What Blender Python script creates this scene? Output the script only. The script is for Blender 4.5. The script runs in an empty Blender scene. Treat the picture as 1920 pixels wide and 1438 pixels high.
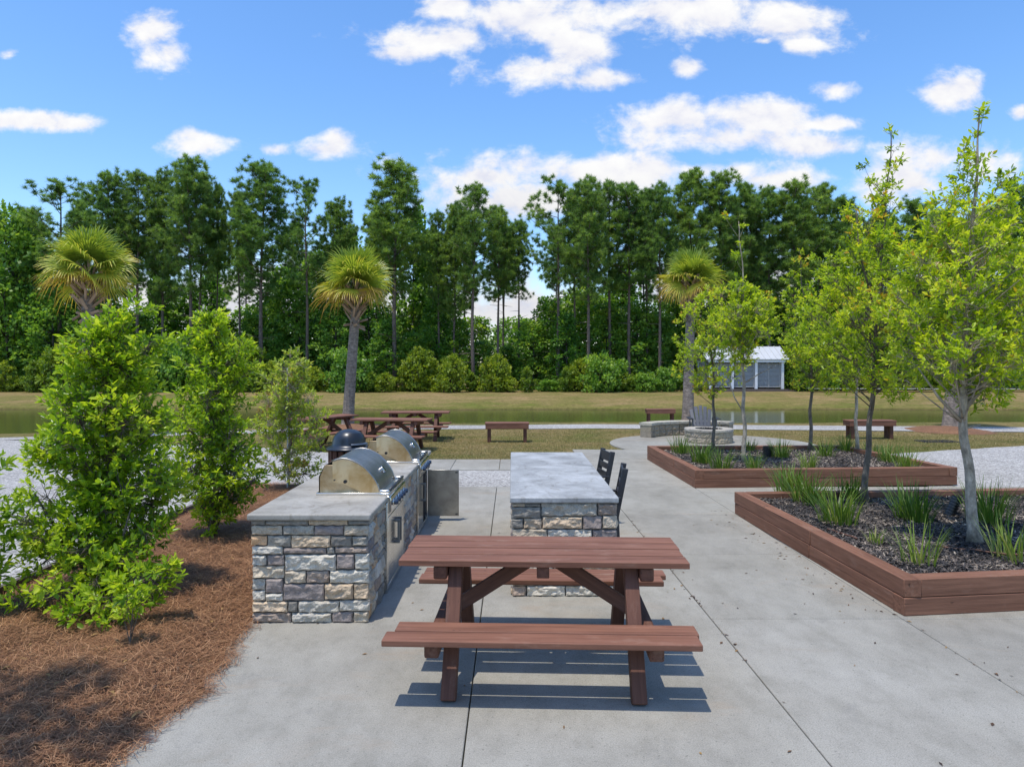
import bpy, math, random
import numpy as np
from mathutils import Vector, Matrix, noise as mnoise
random.seed(11)
rng = np.random.default_rng(11)
S = bpy.context.scene
COL = S.collection
F, HZ, CH = 1280.0, 685.0, 2.02          # focal length in photo pixels, horizon row, eye height
def gp(px, py, z=0.0):
    d = (CH - z) * F / (py - HZ)
    return ((px - 960) * d / F, d)
def xa(px, d): return (px - 960) * d / F
def za(py, d): return CH - (py - HZ) * d / F
R = math.radians

# ------------------------------------------------------------------ object helpers
def tag(o, label=None, cat=None, group=None, kind=None):
    if label: o['label'] = label
    if cat: o['category'] = cat
    if group: o['group'] = group
    if kind: o['kind'] = kind
    return o
def thing(name, loc, label, cat, rz=0.0, group=None):
    o = bpy.data.objects.new(name, None)
    o.empty_display_size = 0.2
    COL.objects.link(o)
    o.location = loc
    o.rotation_euler = (0, 0, rz)
    return tag(o, label, cat, group)
def copy_tree(o, parent=None):
    c = o.copy()
    COL.objects.link(c)
    if parent: c.parent = parent
    for ch in list(o.children):
        copy_tree(ch, c)
    return c

def link_mesh(name, me, mat, parent):
    o = bpy.data.objects.new(name, me)
    COL.objects.link(o)
    if mat: me.materials.append(mat)
    if parent: o.parent = parent
    return o

class MB:
    """collects shapes; build() links them as ONE mesh object"""
    def __init__(s): s.v, s.f, s.c, s.g = [], [], [], []
    def add(s, vs, fs, c=None, g=None):
        o = len(s.v)
        s.v += [tuple(v) for v in vs]
        s.f += [tuple(i + o for i in f) for f in fs]
        s.c += [c or (1, 1, 1, 1)] * len(vs)
        s.g += g if g else [tuple(v) for v in vs]
    def box(s, c, size, rot=None, col=None):
        hx, hy, hz = size[0] / 2, size[1] / 2, size[2] / 2
        L = [(x, y, z) for x in (-hx, hx) for y in (-hy, hy) for z in (-hz, hz)]
        ax = sorted(range(3), key=lambda i: -size[i])
        off = (random.random() * 50, random.random() * 50, random.random() * 50)
        g = [(p[ax[0]] + off[0], p[ax[1]] + off[1], p[ax[2]] + off[2]) for p in L]
        M = rot if rot is not None else Matrix.Identity(3)
        C = Vector(c)
        vs = [C + M @ Vector(p) for p in L]
        fs = [(0, 1, 3, 2), (4, 6, 7, 5), (0, 4, 5, 1), (2, 3, 7, 6), (0, 2, 6, 4), (1, 5, 7, 3)]
        s.add(vs, fs, col, g)
    def beam(s, p0, p1, w, h, up=(0, 0, 1), col=None):
        p0, p1 = Vector(p0), Vector(p1)
        d = p1 - p0; L = d.length; d.normalize()
        u = Vector(up); sd = u.cross(d)
        if sd.length < 1e-4: sd = Vector((1, 0, 0)).cross(d)
        sd.normalize(); u = d.cross(sd)
        M = Matrix((d, sd, u)).transposed()
        s.box((p0 + p1) / 2, (L, w, h), M, col)
    def tube(s, pts, rad, n=8, col=None, cap=True):
        pts = [Vector(p) for p in pts]
        if not hasattr(rad, '__len__'): rad = [rad] * len(pts)
        vs, fs, g = [], [], []
        off = random.random() * 20
        L = 0.0
        ref = Vector((0.31, 0.95, 0.05))
        for i, p in enumerate(pts):
            a = pts[max(i - 1, 0)]; b = pts[min(i + 1, len(pts) - 1)]
            t = (b - a).normalized()
            r = ref if abs(t.dot(ref)) < 0.95 else Vector((1, 0, 0))
            e1 = t.cross(r).normalized(); e2 = t.cross(e1)
            if i: L += (p - pts[i - 1]).length
            for k in range(n):
                an = 2 * math.pi * k / n
                vs.append(p + (e1 * math.cos(an) + e2 * math.sin(an)) * rad[i])
                g.append((L + off, math.cos(an) * rad[i], math.sin(an) * rad[i]))
        for i in range(len(pts) - 1):
            for k in range(n):
                k2 = (k + 1) % n
                fs.append((i * n + k, i * n + k2, (i + 1) * n + k2, (i + 1) * n + k))
        if cap:
            fs.append(tuple(range(n - 1, -1, -1)))
            fs.append(tuple((len(pts) - 1) * n + k for k in range(n)))
        s.add(vs, fs, col, g)
    def lathe(s, prof, c=(0, 0, 0), n=32, col=None, a0=0.0, a1=None):
        full = a1 is None
        a1 = 2 * math.pi if full else a1
        m = n if full else n + 1
        vs = [(c[0] + r * math.cos(a0 + (a1 - a0) * k / n), c[1] + r * math.sin(a0 + (a1 - a0) * k / n), c[2] + z) for r, z in prof for k in range(m)]
        fs = []
        for i in range(len(prof) - 1):
            for k in range(n):
                k2 = (k + 1) % m if full else k + 1
                fs.append((i * m + k, i * m + k2, (i + 1) * m + k2, (i + 1) * m + k))
        s.add(vs, fs, col)
    def extrude(s, poly, a, b, axis='z', col=None):
        """poly of 2-D points extruded along an axis (x: poly is y,z; y: poly is x,z; z: poly is x,y)"""
        n = len(poly)
        def P(p, t): return {'z': (p[0], p[1], t), 'y': (p[0], t, p[1]), 'x': (t, p[0], p[1])}[axis]
        vs = [P(p, a) for p in poly] + [P(p, b) for p in poly]
        fs = [tuple(range(n - 1, -1, -1)), tuple(range(n, 2 * n))]
        fs += [(k, (k + 1) % n, n + (k + 1) % n, n + k) for k in range(n)]
        s.add(vs, fs, col)
    def build(s, name, mat, parent=None, smooth=False, bevel=0.0, seg=2, fix=True):
        me = bpy.data.meshes.new(name)
        me.from_pydata(s.v, [], s.f)
        a = me.attributes.new('col', 'FLOAT_COLOR', 'POINT'); a.data.foreach_set('color', np.array(s.c, dtype=np.float32).ravel())
        a = me.attributes.new('gc', 'FLOAT_VECTOR', 'POINT'); a.data.foreach_set('vector', np.array(s.g, dtype=np.float32).ravel())
        if fix:
            import bmesh
            bm = bmesh.new(); bm.from_mesh(me); bmesh.ops.recalc_face_normals(bm, faces=bm.faces); bm.to_mesh(me); bm.free()
        if smooth: me.polygons.foreach_set('use_smooth', [True] * len(me.polygons))
        o = link_mesh(name, me, mat, parent)
        if bevel:
            b = o.modifiers.new('edge', 'BEVEL'); b.width = bevel; b.segments = seg; b.limit_method = 'ANGLE'; b.angle_limit = R(40)
            me.polygons.foreach_set('use_smooth', [True] * len(me.polygons))
            try: me.set_sharp_from_angle(angle=R(35))
            except Exception: pass
        return o

def nmesh(name, V, Q, mat, parent=None, rnd=None, smooth=False):
    """fast mesh from numpy: V (N,3), Q (M,k)"""
    V = np.asarray(V, dtype=np.float32); Q = np.asarray(Q, dtype=np.int32)
    me = bpy.data.meshes.new(name)
    k = Q.shape[1]
    me.vertices.add(len(V)); me.vertices.foreach_set('co', V.ravel())
    me.loops.add(Q.size); me.loops.foreach_set('vertex_index', Q.ravel())
    me.polygons.add(len(Q)); me.polygons.foreach_set('loop_start', np.arange(0, Q.size, k, dtype=np.int32))
    if rnd is not None:
        a = me.attributes.new('rnd', 'FLOAT', 'POINT'); a.data.foreach_set('value', np.asarray(rnd, dtype=np.float32))
    me.update(calc_edges=True)
    if smooth: me.polygons.foreach_set('use_smooth', [True] * len(me.polygons))
    return link_mesh(name, me, mat, parent)

# ------------------------------------------------------------------ materials
def new_mat(name):
    m = bpy.data.materials.new(name); m.use_nodes = True
    nt = m.node_tree
    return m, nt, nt.nodes['Principled BSDF']
def nd(nt, typ, ins=None, **kw):
    n = nt.nodes.new(typ)
    for k, v in kw.items(): setattr(n, k, v)
    for k, v in (ins or {}).items():
        if isinstance(v, bpy.types.NodeSocket): nt.links.new(v, n.inputs[k])
        else: n.inputs[k].default_value = v
    return n
def ramp(nt, fac, stops, interp='LINEAR'):
    n = nt.nodes.new('ShaderNodeValToRGB'); n.color_ramp.interpolation = interp
    el = n.color_ramp.elements
    while len(el) < len(stops): el.new(0.5)
    for e, (p, c) in zip(el, stops):
        e.position = p; e.color = (c[0], c[1], c[2], 1) if hasattr(c, '__len__') else (c, c, c, 1)
    nt.links.new(fac, n.inputs[0])
    return n.outputs[0]
def mixc(nt, fac, a, b, mode='MIX'):
    n = nt.nodes.new('ShaderNodeMix'); n.data_type = 'RGBA'; n.blend_type = mode
    for i, v in ((0, fac), (6, a), (7, b)):
        if isinstance(v, bpy.types.NodeSocket): nt.links.new(v, n.inputs[i])
        elif i == 0: n.inputs[0].default_value = v
        else: n.inputs[i].default_value = (v[0], v[1], v[2], 1)
    return n.outputs[2]
def noise(nt, vec, scale, detail=4, rough=0.6, dist=0.0):
    n = nd(nt, 'ShaderNodeTexNoise', {'Scale': scale, 'Detail': detail, 'Roughness': rough, 'Distortion': dist})
    if vec is not None: nt.links.new(vec, n.inputs['Vector'])
    return n.outputs['Fac']
def obj_co(nt): return nd(nt, 'ShaderNodeTexCoord').outputs['Object']
def pos_co(nt): return nd(nt, 'ShaderNodeNewGeometry').outputs['Position']
def attr(nt, name): return nd(nt, 'ShaderNodeAttribute', attribute_name=name)
def scale_v(nt, v, s):
    return nd(nt, 'ShaderNodeVectorMath', {0: v, 1: s}, operation='MULTIPLY').outputs[0]
def bump(nt, bs, h, strength, dist=0.01):
    b = nd(nt, 'ShaderNodeBump', {'Height': h, 'Strength': strength, 'Distance': dist})
    nt.links.new(b.outputs[0], bs.inputs['Normal'])
def setp(nt, bs, **kw):
    for k, v in kw.items():
        k = k.replace('_', ' ')
        if isinstance(v, bpy.types.NodeSocket): nt.links.new(v, bs.inputs[k])
        elif k in ('Base Color',): bs.inputs[k].default_value = (*v, 1)
        else: bs.inputs[k].default_value = v

def m_wood(name, c0, c1, worn=0.0):
    m, nt, bs = new_mat(name)
    g = attr(nt, 'gc').outputs['Vector']
    n1 = noise(nt, scale_v(nt, g, (1.6, 34, 34)), 1.0, 6, 0.65, 0.4)
    n2 = noise(nt, scale_v(nt, g, (1, 4, 4)), 1.3, 4, 0.6)
    c = ramp(nt, n1, [(0.25, c0), (0.5, [0.5 * (a + b) for a, b in zip(c0, c1)]), (0.8, c1)])
    c = mixc(nt, 0.55, c, ramp(nt, n2, [(0.3, (0.6, 0.56, 0.54)), (0.7, (1.12, 1.14, 1.16))]), 'MULTIPLY')
    crack = noise(nt, scale_v(nt, g, (0.5, 26, 26)), 1.0, 2, 0.5, 0.2)
    cm = ramp(nt, crack, [(0.27, 0.25), (0.32, 1.0)])
    c = mixc(nt, 0.8, c, cm, 'MULTIPLY')
    if worn:
        w = noise(nt, scale_v(nt, g, (3, 9, 9)), 1.0, 8, 0.7)
        c = mixc(nt, ramp(nt, w, [(0.56, 0.0), (0.76, worn)]), c, (0.36, 0.24, 0.18))
        sp = noise(nt, scale_v(nt, g, (9, 14, 14)), 1.0, 2, 0.5)
        c = mixc(nt, ramp(nt, sp, [(0.74, 0.0), (0.78, 0.7)]), c, (0.035, 0.018, 0.012))
    setp(nt, bs, Base_Color=c, Roughness=0.68)
    bs.inputs['Specular IOR Level'].default_value = 0.3
    h = nd(nt, 'ShaderNodeMath', {0: n1, 1: crack}, operation='ADD').outputs[0]
    bump(nt, bs, h, 0.5, 0.004)
    return m
def m_plain(name, c, rough=0.5, metal=0.0, var=0.15, scale=8.0, bmp=0.0):
    m, nt, bs = new_mat(name)
    n = noise(nt, obj_co(nt), scale, 6, 0.6)
    cc = ramp(nt, n, [(0.3, [x * (1 - var) for x in c]), (0.7, [min(1, x * (1 + var)) for x in c])])
    setp(nt, bs, Base_Color=cc, Roughness=rough, Metallic=metal)
    if bmp: bump(nt, bs, noise(nt, obj_co(nt), scale * 8, 4), bmp, 0.004)
    return m
def m_leaf(name, stops, trans=0.35, rough=0.42, objvar=0.0, spec=0.4):
    m, nt, bs = new_mat(name)
    c = ramp(nt, attr(nt, 'rnd').outputs['Fac'], stops)
    if objvar:
        oi = nd(nt, 'ShaderNodeObjectInfo').outputs['Random']
        c = mixc(nt, objvar, c, ramp(nt, oi, [(0, (0.55, 0.75, 0.6)), (0.5, (1, 1, 1)), (1, (1.35, 1.2, 0.8))]), 'MULTIPLY')
    setp(nt, bs, Base_Color=c, Roughness=rough)
    bs.inputs['Specular IOR Level'].default_value = spec
    tr = nd(nt, 'ShaderNodeBsdfTranslucent', {'Color': mixc(nt, 1.0, c, (1.25, 1.25, 0.55), 'MULTIPLY')})
    mx = nd(nt, 'ShaderNodeMixShader', {0: trans, 1: bs.outputs[0], 2: tr.outputs[0]})
    nt.links.new(mx.outputs[0], nt.nodes['Material Output'].inputs[0])
    return m
def m_bark(name, c0, c1, sc=(3, 22, 22), bstr=0.8):
    m, nt, bs = new_mat(name)
    g = attr(nt, 'gc').outputs['Vector']
    n = noise(nt, scale_v(nt, g, sc), 1.0, 6, 0.7, 0.3)
    n2 = noise(nt, obj_co(nt), 9.0, 5, 0.7)
    c = ramp(nt, n, [(0.3, c0), (0.7, c1)])
    c = mixc(nt, 0.75, c, ramp(nt, n2, [(0.35, 0.4), (0.5, 0.9), (0.65, 1.3)]), 'MULTIPLY')
    setp(nt, bs, Base_Color=c, Roughness=0.9)
    bump(nt, bs, n, bstr, 0.02)
    return m

def m_concrete():
    m, nt, bs = new_mat('patio_concrete')
    p = pos_co(nt)
    big = noise(nt, p, 0.7, 7, 0.66, 0.1)
    mid = noise(nt, scale_v(nt, p, (1, 0.6, 1)), 4.5, 8, 0.75, 0.1)
    fine = noise(nt, p, 130, 4, 0.75)
    spk = noise(nt, p, 48, 3, 0.8)
    c = ramp(nt, big, [(0.28, (0.245, 0.229, 0.194)), (0.5, (0.305, 0.288, 0.248)), (0.72, (0.352, 0.336, 0.296))])
    c = mixc(nt, 0.75, c, ramp(nt, mid, [(0.3, (0.74, 0.74, 0.72)), (0.52, (1, 1, 1)), (0.72, (1.12, 1.12, 1.11))]), 'MULTIPLY')
    c = mixc(nt, 0.8, c, ramp(nt, fine, [(0.3, 0.58), (0.62, 1.18)]), 'MULTIPLY')
    c = mixc(nt, 0.8, c, ramp(nt, spk, [(0.30, 0.35), (0.40, 1.0)]), 'MULTIPLY')
    c = mixc(nt, 0.5, c, attr(nt, 'col').outputs['Color'], 'MULTIPLY')
    stn = noise(nt, scale_v(nt, p, (.5, 1.1, 1)), 1.3, 8, 0.7, 0.8)
    c = mixc(nt, ramp(nt, stn, [(0.56, 0.0), (0.72, 0.55)]), c, (0.30, 0.235, 0.17))
    dirt = noise(nt, scale_v(nt, p, (1, 1, 1)), 2.1, 10, 0.8, 0.3)
    c = mixc(nt, ramp(nt, dirt, [(0.28, 0.5), (0.42, 0.0)]), c, (0.17, 0.165, 0.155))
    scuff = noise(nt, scale_v(nt, p, (2.2, 5, 1)), 1.1, 9, 0.78)
    c = mixc(nt, ramp(nt, scuff, [(0.68, 0.0), (0.75, 0.6)]), c, (0.62, 0.62, 0.62))
    setp(nt, bs, Base_Color=c, Roughness=0.85)
    bs.inputs['Specular IOR Level'].default_value = 0.25
    bump(nt, bs, nd(nt, 'ShaderNodeMath', {0: fine, 1: spk}, operation='ADD').outputs[0], 0.35, 0.004)
    return m
def m_slabtop(name, cool=False):
    m, nt, bs = new_mat(name)
    p = obj_co(nt)
    big = noise(nt, p, 2.2, 7, 0.68, 0.8); fine = noise(nt, p, 60, 5, 0.7)
    st = noise(nt, scale_v(nt, p, (3, 1.2, 1)), 3.0, 8, 0.72, 1.0)
    if cool: c = ramp(nt, big, [(0.32, (0.22, 0.222, 0.215)), (0.5, (0.34, 0.345, 0.34)), (0.66, (0.45, 0.46, 0.46))])
    else: c = ramp(nt, big, [(0.32, (0.22, 0.2, 0.165)), (0.5, (0.335, 0.312, 0.27)), (0.68, (0.42, 0.395, 0.35))])
    c = mixc(nt, 0.7, c, ramp(nt, fine, [(0.3, 0.8), (0.65, 1.1)]), 'MULTIPLY')
    c = mixc(nt, 0.85, c, ramp(nt, st, [(0.32, (0.62, 0.58, 0.52)), (0.45, (1, 1, 1))]), 'MULTIPLY')
    setp(nt, bs, Base_Color=c, Roughness=0.6)
    bump(nt, bs, fine, 0.25, 0.004)
    return m
def m_stone(name='ledge_stone', dark=1.0):
    m, nt, bs = new_mat(name)
    p = obj_co(nt)
    n = noise(nt, p, 18, 7, 0.72, 0.4); n2 = noise(nt, p, 70, 4, 0.7); n3 = noise(nt, p, 5, 4, 0.6)
    c = attr(nt, 'col').outputs['Color']
    c = mixc(nt, 0.9, c, ramp(nt, n, [(0.28, (0.6, 0.59, 0.57)), (0.5, (1.02, 1, .96)), (0.72, (1.3, 1.27, 1.18))]), 'MULTIPLY')
    c = mixc(nt, 0.7, c, ramp(nt, n2, [(0.3, 0.72), (0.65, 1.18)]), 'MULTIPLY')
    c = mixc(nt, 0.5, c, ramp(nt, n3, [(0.35, (0.92, 0.90, 0.88)), (0.65, (1.16, 1.06, 0.90))]), 'MULTIPLY')
    setp(nt, bs, Base_Color=c, Roughness=0.85)
    bump(nt, bs, nd(nt, 'ShaderNodeMath', {0: n, 1: n2}, operation='ADD').outputs[0], 0.6, 0.008)
    return m
def m_steel(name, c0, c1, rough=(0.22, 0.42), brush=(1, 60, 60)):
    m, nt, bs = new_mat(name)
    p = obj_co(nt)
    n = noise(nt, scale_v(nt, p, brush), 3.0, 4, 0.6); n2 = noise(nt, p, 5.0, 6, 0.65, 0.6)
    c = ramp(nt, n2, [(0.35, c0), (0.65, c1)])
    rr = nd(nt, 'ShaderNodeMapRange', {0: n, 1: 0.3, 2: 0.7, 3: rough[0], 4: rough[1]}).outputs[0]
    setp(nt, bs, Base_Color=c, Roughness=rr, Metallic=1.0)
    bump(nt, bs, n, 0.06, 0.002)
    return m
def m_gravel():
    m, nt, bs = new_mat('crushed_gravel')
    p = pos_co(nt)
    v = nd(nt, 'ShaderNodeTexVoronoi', {'Vector': p, 'Scale': 42.0})
    big = noise(nt, p, 0.5, 5, 0.65)
    mid = noise(nt, p, 9, 6, 0.75)
    hsv = nd(nt, 'ShaderNodeSeparateColor', {0: v.outputs['Color']}).outputs[0]
    c = ramp(nt, hsv, [(0.0, (0.19, 0.18, 0.17)), (0.5, (0.37, 0.352, 0.33)), (1.0, (0.56, 0.54, 0.51))])
    c = mixc(nt, 0.8, c, ramp(nt, big, [(0.3, (0.8, 0.79, 0.76)), (0.65, (1.08, 1.08, 1.08))]), 'MULTIPLY')
    c = mixc(nt, 0.7, c, ramp(nt, mid, [(0.3, 0.7), (0.6, 1.1)]), 'MULTIPLY')
    setp(nt, bs, Base_Color=c, Roughness=0.95)
    bump(nt, bs, v.outputs['Distance'], 0.8, 0.015)
    return m
def m_lawn():
    m, nt, bs = new_mat('dry_lawn')
    p = pos_co(nt)
    big = noise(nt, p, 0.22, 5, 0.6, 0.4)
    mid = noise(nt, scale_v(nt, p, (0.5, 1.3, 3)), 1.2, 7, 0.72, 0.5)
    fine = noise(nt, p, 22, 5, 0.8); ff = noise(nt, p, 70, 3, 0.8)
    tan, grn = (0.34, 0.235, 0.115), (0.155, 0.165, 0.04)
    f1 = nd(nt, 'ShaderNodeMath', {0: mid, 1: big}, operation='ADD').outputs[0]
    f1 = nd(nt, 'ShaderNodeMath', {0: f1, 1: 0.5}, operation='MULTIPLY').outputs[0]
    c = ramp(nt, f1, [(0.40, grn), (0.5, (0.255, 0.20, 0.075)), (0.60, tan)])
    z = nd(nt, 'ShaderNodeSeparateXYZ', {0: p}).outputs[2]
    # the damp strip of bank just above the water stays greener
    wet = nd(nt, 'ShaderNodeMapRange', {0: z, 1: -0.42, 2: -0.12, 3: 0.85, 4: 0.0}).outputs[0]
    wm = nd(nt, 'ShaderNodeMath', {0: wet, 1: ramp(nt, mid, [(0.35, 1.0), (0.65, 0.35)])}, operation='MULTIPLY').outputs[0]
    c = mixc(nt, wm, c, (0.14, 0.165, 0.025))
    mud = nd(nt, 'ShaderNodeMapRange', {0: z, 1: -0.5, 2: -0.36, 3: 0.9, 4: 0.0}).outputs[0]
    c = mixc(nt, mud, c, (0.10, 0.065, 0.038))
    c = mixc(nt, 0.85, c, ramp(nt, noise(nt, scale_v(nt, p, (1, .6, 1)), 5.0, 6, .75), [(0.3, 0.6), (0.65, 1.25)]), 'MULTIPLY')
    c = mixc(nt, 0.9, c, ramp(nt, fine, [(0.3, 0.45), (0.62, 1.3)]), 'MULTIPLY')
    c = mixc(nt, 0.6, c, ramp(nt, ff, [(0.3, 0.65), (0.65, 1.2)]), 'MULTIPLY')
    setp(nt, bs, Base_Color=c, Roughness=0.95)
    bs.inputs['Specular IOR Level'].default_value = 0.1
    bump(nt, bs, nd(nt, 'ShaderNodeMath', {0: fine, 1: ff}, operation='ADD').outputs[0], 0.9, 0.04)
    return m
def m_water():
    m, nt, bs = new_mat('pond_water')
    p = pos_co(nt)
    n = noise(nt, scale_v(nt, p, (0.35, 1.6, 1)), 2.0, 5, 0.6)
    setp(nt, bs, Base_Color=(0.085, 0.095, 0.026), Roughness=0.12)
    bs.inputs['IOR'].default_value = 1.33
    bump(nt, bs, n, 0.12, 0.02)
    return m
def m_straw(name, stops, sheet=False):
    m, nt, bs = new_mat(name)
    if sheet:
        p = pos_co(nt)
        n = noise(nt, p, 26, 8, 0.8, 1.5)
        b = noise(nt, p, 1.5, 5, 0.6)
        c = ramp(nt, n, stops)
        c = mixc(nt, 0.7, c, ramp(nt, b, [(0.3, 0.65), (0.65, 1.15)]), 'MULTIPLY')
        bump(nt, bs, n, 1.0, 0.03)
    else:
        c = ramp(nt, attr(nt, 'rnd').outputs['Fac'], stops)
    setp(nt, bs, Base_Color=c, Roughness=0.8)
    return m

M = {}
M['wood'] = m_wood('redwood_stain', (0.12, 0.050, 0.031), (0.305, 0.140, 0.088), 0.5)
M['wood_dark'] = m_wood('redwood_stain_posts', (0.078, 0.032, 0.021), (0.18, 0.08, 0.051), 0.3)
M['timber'] = m_wood('planter_timber_stain', (0.135, 0.058, 0.034), (0.305, 0.145, 0.087), 0.45)
M['weathered'] = m_wood('weathered_timber', (0.07, 0.055, 0.045), (0.16, 0.13, 0.11), 0.2)
M['concrete'] = m_concrete()
M['slab'] = m_slabtop('counter_concrete'); M['slab_cool'] = m_slabtop('bar_concrete', True)
M['stone'] = m_stone(); M['mortar'] = m_plain('dark_mortar', (0.09, 0.085, 0.078), 0.95)
M['pale_stone'] = m_stone('pale_wall_stone')
M['steel'] = m_steel('brushed_steel', (0.30, 0.285, 0.26), (0.44, 0.42, 0.385), (0.28, 0.46), (60, 1, 60))
M['steel_side'] = m_steel('heat_tinted_steel', (0.48, 0.33, 0.16), (0.70, 0.58, 0.40), (0.28, 0.42), (1, 40, 2))
M['steel_tan'] = m_steel('heat_browned_steel', (0.34, 0.24, 0.13), (0.52, 0.42, 0.29), (0.35, 0.5), (1, 40, 2))
M['steel_bright'] = m_steel('polished_steel', (0.62, 0.6, 0.56), (0.74, 0.72, 0.68), (0.12, 0.28), (2, 2, 40))
M['dark_steel'] = m_plain('dark_steel', (0.06, 0.062, 0.065), 0.4, 0.6)
M['handle'] = m_plain('grey_handle_metal', (0.16, 0.18, 0.2), 0.35, 0.8)
M['knob'] = m_plain('blue_black_knob', (0.03, 0.05, 0.09), 0.25, 0.3)
M['black'] = m_plain('black_plastic', (0.014, 0.016, 0.02), 0.35)
M['chair'] = m_plain('charcoal_poly_board', (0.022, 0.024, 0.03), 0.5, 0, 0.2, 12, 0.2)
M['grey_chair'] = m_plain('blue_grey_poly_board', (0.07, 0.075, 0.09), 0.55, 0, 0.15, 12, 0.1)
M['navy'] = m_plain('dark_navy_plastic', (0.018, 0.026, 0.04), 0.33, 0, 0.2, 5)
M['white_paint'] = m_plain('white_painted_trim', (0.72, 0.73, 0.75), 0.5, 0, 0.05)
M['white_roof'] = m_plain('pale_metal_roof', (0.52, 0.53, 0.55), 0.4, 0, 0.06, 2)
M['louver'] = m_plain('grey_louver', (0.40, 0.39, 0.37), 0.5, 0, 0.1)
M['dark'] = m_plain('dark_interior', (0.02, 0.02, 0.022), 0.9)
M['iron'] = m_plain('cast_iron', (0.025, 0.022, 0.02), 0.8)
M['hose'] = m_plain('brown_drip_hose', (0.13, 0.055, 0.03), 0.6)
M['gravel'] = m_gravel(); M['lawn'] = m_lawn(); M['water'] = m_water()
SS = [(0.0, (0.05, 0.02, 0.009)), (0.3, (0.165, 0.07, 0.029)), (0.65, (0.33, 0.155, 0.068)), (1.0, (0.52, 0.31, 0.16))]
M['straw'] = m_straw('pine_straw_needle', SS)
M['straw_sheet'] = m_straw('pine_straw_bed', [(0.3, (0.07, 0.03, 0.013)), (0.5, (0.22, 0.10, 0.042)), (0.7, (0.36, 0.19, 0.083))], True)
M['mulch_sheet'] = m_straw('dark_bark_bed', [(0.3, (0.018, 0.015, 0.014)), (0.5, (0.05, 0.041, 0.037)), (0.72, (0.13, 0.105, 0.09))], True)
M['mulch_chip'] = m_straw('dark_bark_chip', [(0.0, (0.02, 0.018, 0.018)), (0.4, (0.05, 0.044, 0.042)), (0.62, (0.12, 0.095, 0.08)), (0.85, (0.25, 0.195, 0.15)), (1.0, (0.42, 0.35, 0.27))])
M['leaf_shrub'] = m_leaf('glossy_shrub_leaf', [(0.0, (0.085, 0.185, 0.015)), (0.4, (0.25, 0.40, 0.024)), (0.75, (0.46, 0.59, 0.038)), (1.0, (0.62, 0.69, 0.09))], 0.5, 0.30)
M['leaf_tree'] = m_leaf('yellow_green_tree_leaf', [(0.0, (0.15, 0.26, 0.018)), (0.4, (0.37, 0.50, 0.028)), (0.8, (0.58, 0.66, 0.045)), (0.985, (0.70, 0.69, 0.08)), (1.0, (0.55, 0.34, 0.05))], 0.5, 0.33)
M['leaf_thin'] = m_leaf('thin_shrub_leaf', [(0.0, (0.18, 0.26, 0.03)), (0.5, (0.36, 0.46, 0.055)), (0.9, (0.54, 0.59, 0.1)), (1.0, (0.42, 0.26, 0.12))], 0.45, 0.45)
M['leaf_wood'] = m_leaf('woodland_leaf', [(0.0, (0.07, 0.175, 0.035)), (0.5, (0.19, 0.35, 0.058)), (1.0, (0.38, 0.52, 0.09))], 0.5, 0.42, 0.6)
M['leaf_bush'] = m_leaf('bank_bush_leaf', [(0.0, (0.09, 0.16, 0.02)), (0.5, (0.21, 0.30, 0.034)), (1.0, (0.36, 0.43, 0.055))], 0.45, 0.5, 0.6)
M['needle'] = m_leaf('pine_needle', [(0.0, (0.085, 0.17, 0.055)), (0.5, (0.19, 0.31, 0.085)), (1.0, (0.33, 0.46, 0.12))], 0.5, 0.5, 0.35, 0.4)
M['frond'] = m_leaf('palm_frond', [(0.0, (0.16, 0.25, 0.045)), (0.45, (0.34, 0.42, 0.06)), (0.72, (0.58, 0.54, 0.085)), (0.92, (0.58, 0.40, 0.08)), (1.0, (0.40, 0.24, 0.10))], 0.4, 0.4)
M['liriope'] = m_leaf('grass_clump_blade', [(0.0, (0.045, 0.10, 0.016)), (0.5, (0.11, 0.20, 0.026)), (0.85, (0.26, 0.33, 0.06)), (1.0, (0.40, 0.38, 0.14))], 0.35, 0.4)
M['lawn_blade'] = m_leaf('lawn_blade', [(0.0, (0.10, 0.13, 0.03)), (0.4, (0.22, 0.20, 0.07)), (0.75, (0.38, 0.29, 0.13)), (1.0, (0.52, 0.42, 0.22))], 0.3, 0.6)
M['litter'] = m_leaf('fallen_leaf', [(0.0, (0.05, 0.028, 0.018)), (0.6, (0.16, 0.085, 0.04)), (1.0, (0.36, 0.22, 0.07))], 0.1, 0.7)
M['bark_pine'] = m_bark('pine_bark', (0.08, 0.058, 0.047), (0.22, 0.165, 0.135))
M['bark_grey'] = m_bark('pale_grey_bark', (0.22, 0.18, 0.13), (0.56, 0.47, 0.365), (8, 22, 22))
M['bark_dark'] = m_bark('brown_grey_bark', (0.09, 0.07, 0.052), (0.22, 0.18, 0.14), (8, 22, 22))
M['bark_wood'] = m_bark('woodland_bark', (0.045, 0.04, 0.033), (0.12, 0.105, 0.09))
M['palm_trunk'] = m_bark('palm_trunk', (0.14, 0.11, 0.088), (0.34, 0.28, 0.23), (26, 5, 5), 1.0)
M['boot'] = m_wood('palm_boot', (0.22, 0.14, 0.085), (0.52, 0.39, 0.28))
M['stake'] = m_plain('white_stake', (0.55, 0.55, 0.53), 0.6)
SKY_SAT, SKY_VAL, SKY_STR, CLOUD_L, SUN_E, EXPO = 1.22, 2.2, 0.12, 8.9, 4.2, -0.10
# ================================================================== SETTING
def struct(o, label=None, cat=None):
    return tag(o, label, cat, kind='structure')

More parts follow.
